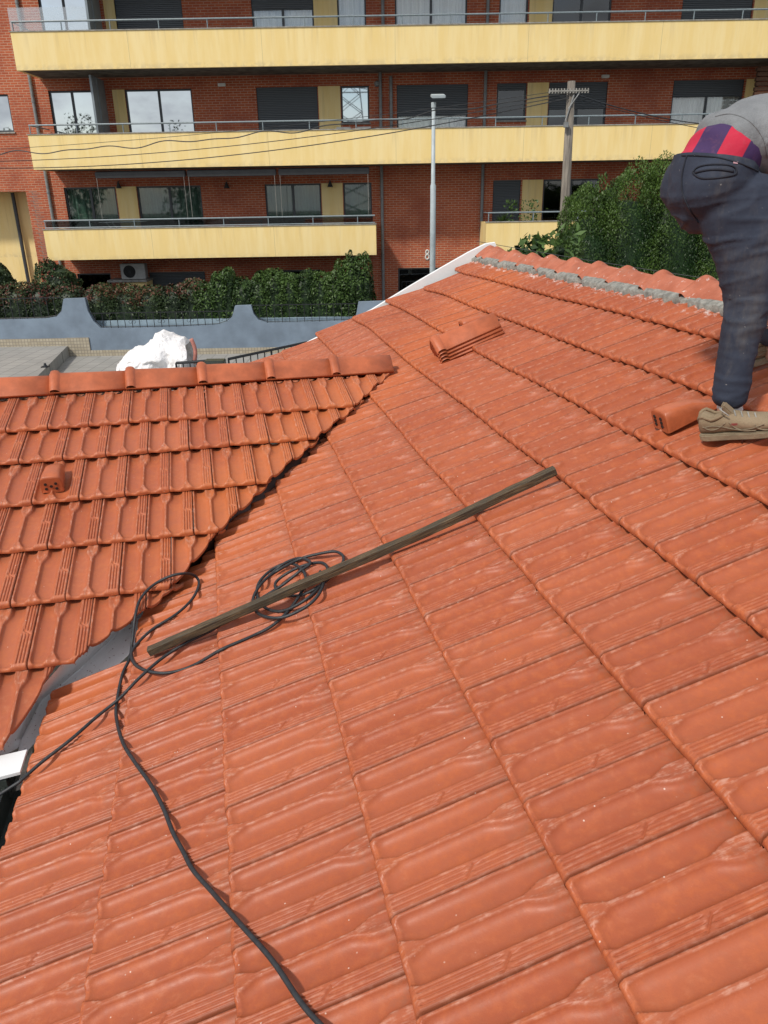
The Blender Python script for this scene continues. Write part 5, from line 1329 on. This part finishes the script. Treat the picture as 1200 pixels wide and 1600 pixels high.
for el, wr, sgn in hands:
    pd = (Vector((.25, .02, -1))).normalized(); pw = E2
    limb(body, [(el.lerp(wr, .6), .030, .032), (wr, .024, .028), (wr+pd*.03, .018, .036), (wr+pd*.075, .015, .041)], lat=pw)
    for q, (off, ln) in enumerate(((-.031, .066), (-.0105, .076), (.0105, .071), (.031, .056))):
        b0 = wr+pd*.078 + pw*off; cd = (pd*.6+Vector((.8, .15, 0))*.8).normalized(); limb(body, [(b0-pd*.02, .0105, .0105), (b0+pd*ln*.35, .0095, .0095), (b0+pd*ln*.5+cd*ln*.22, .0085, .0085), (b0+pd*ln*.45+cd*ln*.5, .0075, .0075)], lat=pw, n=10, sub=3)
    t0_ = wr+pd*.03 - pw*sgn*.034*-1; limb(body, [(wr+pd*.02, .014, .014), (t0_+pd*.02+Vector((.02, 0, 0)), .012, .012), (t0_+pd*.045+Vector((.04, 0, 0)), .010, .010)], lat=pw, n=10, sub=3)
for q in (near, far): limb(body, [(q[0][0]-Zup*.075, .036, .034), (q[0][0], .040, .040), (q[3][0], .055, .055)])
bo = remesh(body, 'body', M['skin'], worker, .0065, 2)
hair = MB(); ellipsoid(hair, hc - fdir*.016 + hd_*.022, E2*.083, fdir*.098, hd_*.108)
M['hair'] = plain('dark_hair', (.02, .014, .01), .6, .3, 60, .004, 200)
remesh(hair, 'hair', M['hair'], worker, .008, 2, lambda co: .003*noise.noise(co*60), cut=[(hc + fdir*.035, (fdir - hd_*.35).normalized())])
# pocket welt, belt seam and label on the seat, laid on the cloth itself
TB = bvh_of([trous])
def on_cloth(px, py, lift=.002, bvh=None):
    d = ray(px, py); h = (bvh or TB).ray_cast(CAM, d, 8)
    return h[0] + h[1]*lift if h[0] is not None else None
def seam(pxs, r, name, mat, par, n=5, lift=.0015, bvh=None):
    S = smooth_path([Vector((x, y, 0)) for x, y in pxs], n); pts = [on_cloth(p.x, p.y, lift, bvh) for p in S]; pts = [p for p in pts if p is not None]
    if len(pts) > 2: mb = MB(); mb.tube(pts, r, 6); return mb.build(name, mat, par, True)
M['navy_edge'] = plain('trouser_binding', (.012, .015, .026), .8, .2, 20)
for q_, sp__ in enumerate(seams_sw[1:]):
    seam(sp__, .0022, 'sweatshirt_seam', M['greycloth'], swo, lift=.001, bvh=TBs)
seam([(1083, 270), (1090, 262), (1105, 258), (1125, 257), (1143, 259), (1150, 264), (1149, 272), (1135, 276), (1112, 279), (1094, 278), (1083, 270)], .0035, 'back_pocket', M['navy_edge'], trous)
seam([(1087, 270), (1105, 266), (1125, 265), (1146, 268)], .0045, 'pocket_slit', M['navy_edge'], trous)
seam([(1074, 243), (1070, 255), (1066, 275), (1066, 295), (1071, 312), (1080, 330), (1092, 348)], .003, 'seat_seam', M['navy_edge'], trous)
seam([(1066, 243), (1090, 243), (1125, 247), (1160, 257), (1184, 268)], .003, 'waistband_edge', M['navy_edge'], trous)
q = [on_cloth(x, y, .003) for x, y in ((1146, 252), (1153, 253), (1152, 257), (1145, 256))]
if all(p is not None for p in q): mb = MB(); mb.add(q, [(0, 1, 2, 3)]); mb.build('pocket_tab', plain('red_white_tab', (.45, .25, .28), .8, .2), trous)
# shoes
M['suede'] = cloth_mat('tan_suede', (.20, .145, .085), (.30, .225, .14), .9, 500); M['sole'] = plain('beige_sole', (.25, .20, .13), .7, .25, 20, .003, 80); M['sock'] = plain('white_sock', (.72, .71, .68), .9, .1, 30, .003, 120)
def shoe(heel, d, up, name='shoe', label=None):
    d = d.normalized(); up = (up - d*up.dot(d)).normalized(); sd = d.cross(up)
    mb = MB(); st = [(0.0, .018, .045), (.008, .030, .074), (.025, .036, .082), (.055, .038, .062), (.085, .038, .068), (.115, .040, .074), (.15, .044, .062), (.19, .048, .052), (.23, .048, .045), (.262, .042, .038), (.283, .028, .028), (.292, .010, .018)]
    rings = []
    for s, w_, h in st:
        pts = []
        for j in range(22):
            t = 2*math.pi*j/22; x = math.copysign(abs(math.cos(t))**.75, math.cos(t))*w_*(1 if math.sin(t) < .3 else 1-.25*(math.sin(t)-.3)); z = (math.copysign(abs(math.sin(t))**.8, math.sin(t))*.5+.5)*h
            pts.append(heel + d*s + sd*x + up*(z+.022))
        rings.append(pts)
    k = 0
    for pts in rings: mb.v += [tuple(p) for p in pts]
    for i in range(len(st)-1):
        for j in range(22): mb.f.append((i*22+j, i*22+(j+1) % 22, (i+1)*22+(j+1) % 22, (i+1)*22+j)); mb.m.append(0)
    mb.f += [tuple(range(22)), tuple(reversed(range((len(st)-1)*22, len(st)*22)))]; mb.m += [0, 0]
    o = mb.build(name, M['suede'], worker, True, label)
    sl_ = MB(); out = []
    for s, w_, h in st: out.append((s, w_+.006))
    L_ = [heel + d*(s-.003) + sd*w_ for s, w_ in out] + [heel + d*(s+.004) - sd*w_ for s, w_ in reversed(out)]
    sl_.prism(L_, up*.026); sl_.build('sole', M['sole'], o, bevel=.004)
    cr = MB(); hh_ = lambda s_: float(np.interp(s_, [a[0] for a in st], [a[2] for a in st]))+.022
    cr.tube([heel+d*(.052+.050*math.cos(t))+sd*(.030*math.sin(t))+up*(hh_(max(.004, .052+.050*math.cos(t)))-.004+.004*math.sin(t*2)) for t in np.linspace(0, 2*math.pi, 25)], .0065, 8, caps=False); cr.build('collar', M['suede'], o, True)
    tn = MB(); tn.hexa([heel+d*.098-sd*.018+up*.085, heel+d*.098+sd*.018+up*.085, heel+d*.135+sd*.020+up*.080, heel+d*.135-sd*.020+up*.080, heel+d*.088-sd*.018+up*.128, heel+d*.088+sd*.018+up*.128, heel+d*.10+sd*.020+up*.130, heel+d*.10-sd*.020+up*.130]); tn.build('tongue', M['suede'], o, bevel=.005)
    for cv_ in ([(.02, .060), (.045, .046), (.075, .050), (.10, .070)], [(.115, .072), (.13, .050), (.16, .036), (.20, .034)], [(.20, .058), (.205, .044), (.225, .034), (.26, .030)]):
        sm2 = MB(); pp = smooth_path([Vector((a, b, 0)) for a, b in cv_], 5); ww = lambda s_: float(np.interp(s_, [a[0] for a in st], [a[1] for a in st]))
        sm2.tube([heel+d*p.x+sd*(ww(p.x)+.0005)+up*p.y for p in pp], .0022, 5); sm2.build('panel_seam', M['sole'], o, True)
    ln = MB()
    for i in range(5):
        s = .10+.022*i; h = float(np.interp(s, [a[0] for a in st], [a[2] for a in st])) + .024; ln.tube([heel+d*s-sd*.022+up*(h-.010), heel+d*(s+.006)+up*(h+.002), heel+d*(s+.014)+sd*.022+up*(h-.010)], .0028, 6)
    ln.tube([heel+d*.10+up*.118, heel+d*.09+sd*.03+up*.122, heel+d*.12+sd*.045+up*.10], .0026, 6)
    ln.build('laces', M['coping'], o, True)
    tg = MB(); c = heel + d*.13 + sd*.0405 + up*.062; tg.obox(c, d*.012, sd*.002, up*.004); tg.build('side_tab', plain('red_tab', (.25, .06, .05), .7, .1), o)
    sm_ = MB(); sm_.tube([heel + d*s + sd*(w_+.0015) + up*(.050+.012*math.sin(s*30)) for s, w_, h in st[2:9]], .0016, 5); sm_.build('stitching', M['sole'], o)
    return o
hz = on_main(1104, 690, .0); dsh = (-A1*.73 + B1*.69).normalized()
upn = (N1*.6+Zup*.4).normalized()
shoe(hz + N1*.004 + E2*.045 + dsh*.012, dsh, N1)
hz2 = on_main(1172, 576, .0); shoe(hz2 + N1*.004 + E2*.03, (B1 - A1*.35).normalized(), N1)
mb = MB(); limb(mb, [(P_(1140, 672, 2.80), .043, .040), (P_(1141, 650, 2.80), .044, .043), (P_(1140, 625, 2.80), .045, .045)]); remesh(mb, 'sock', M['sock'], worker, .007, 2, lambda co: .0015*math.sin(co.z*220))
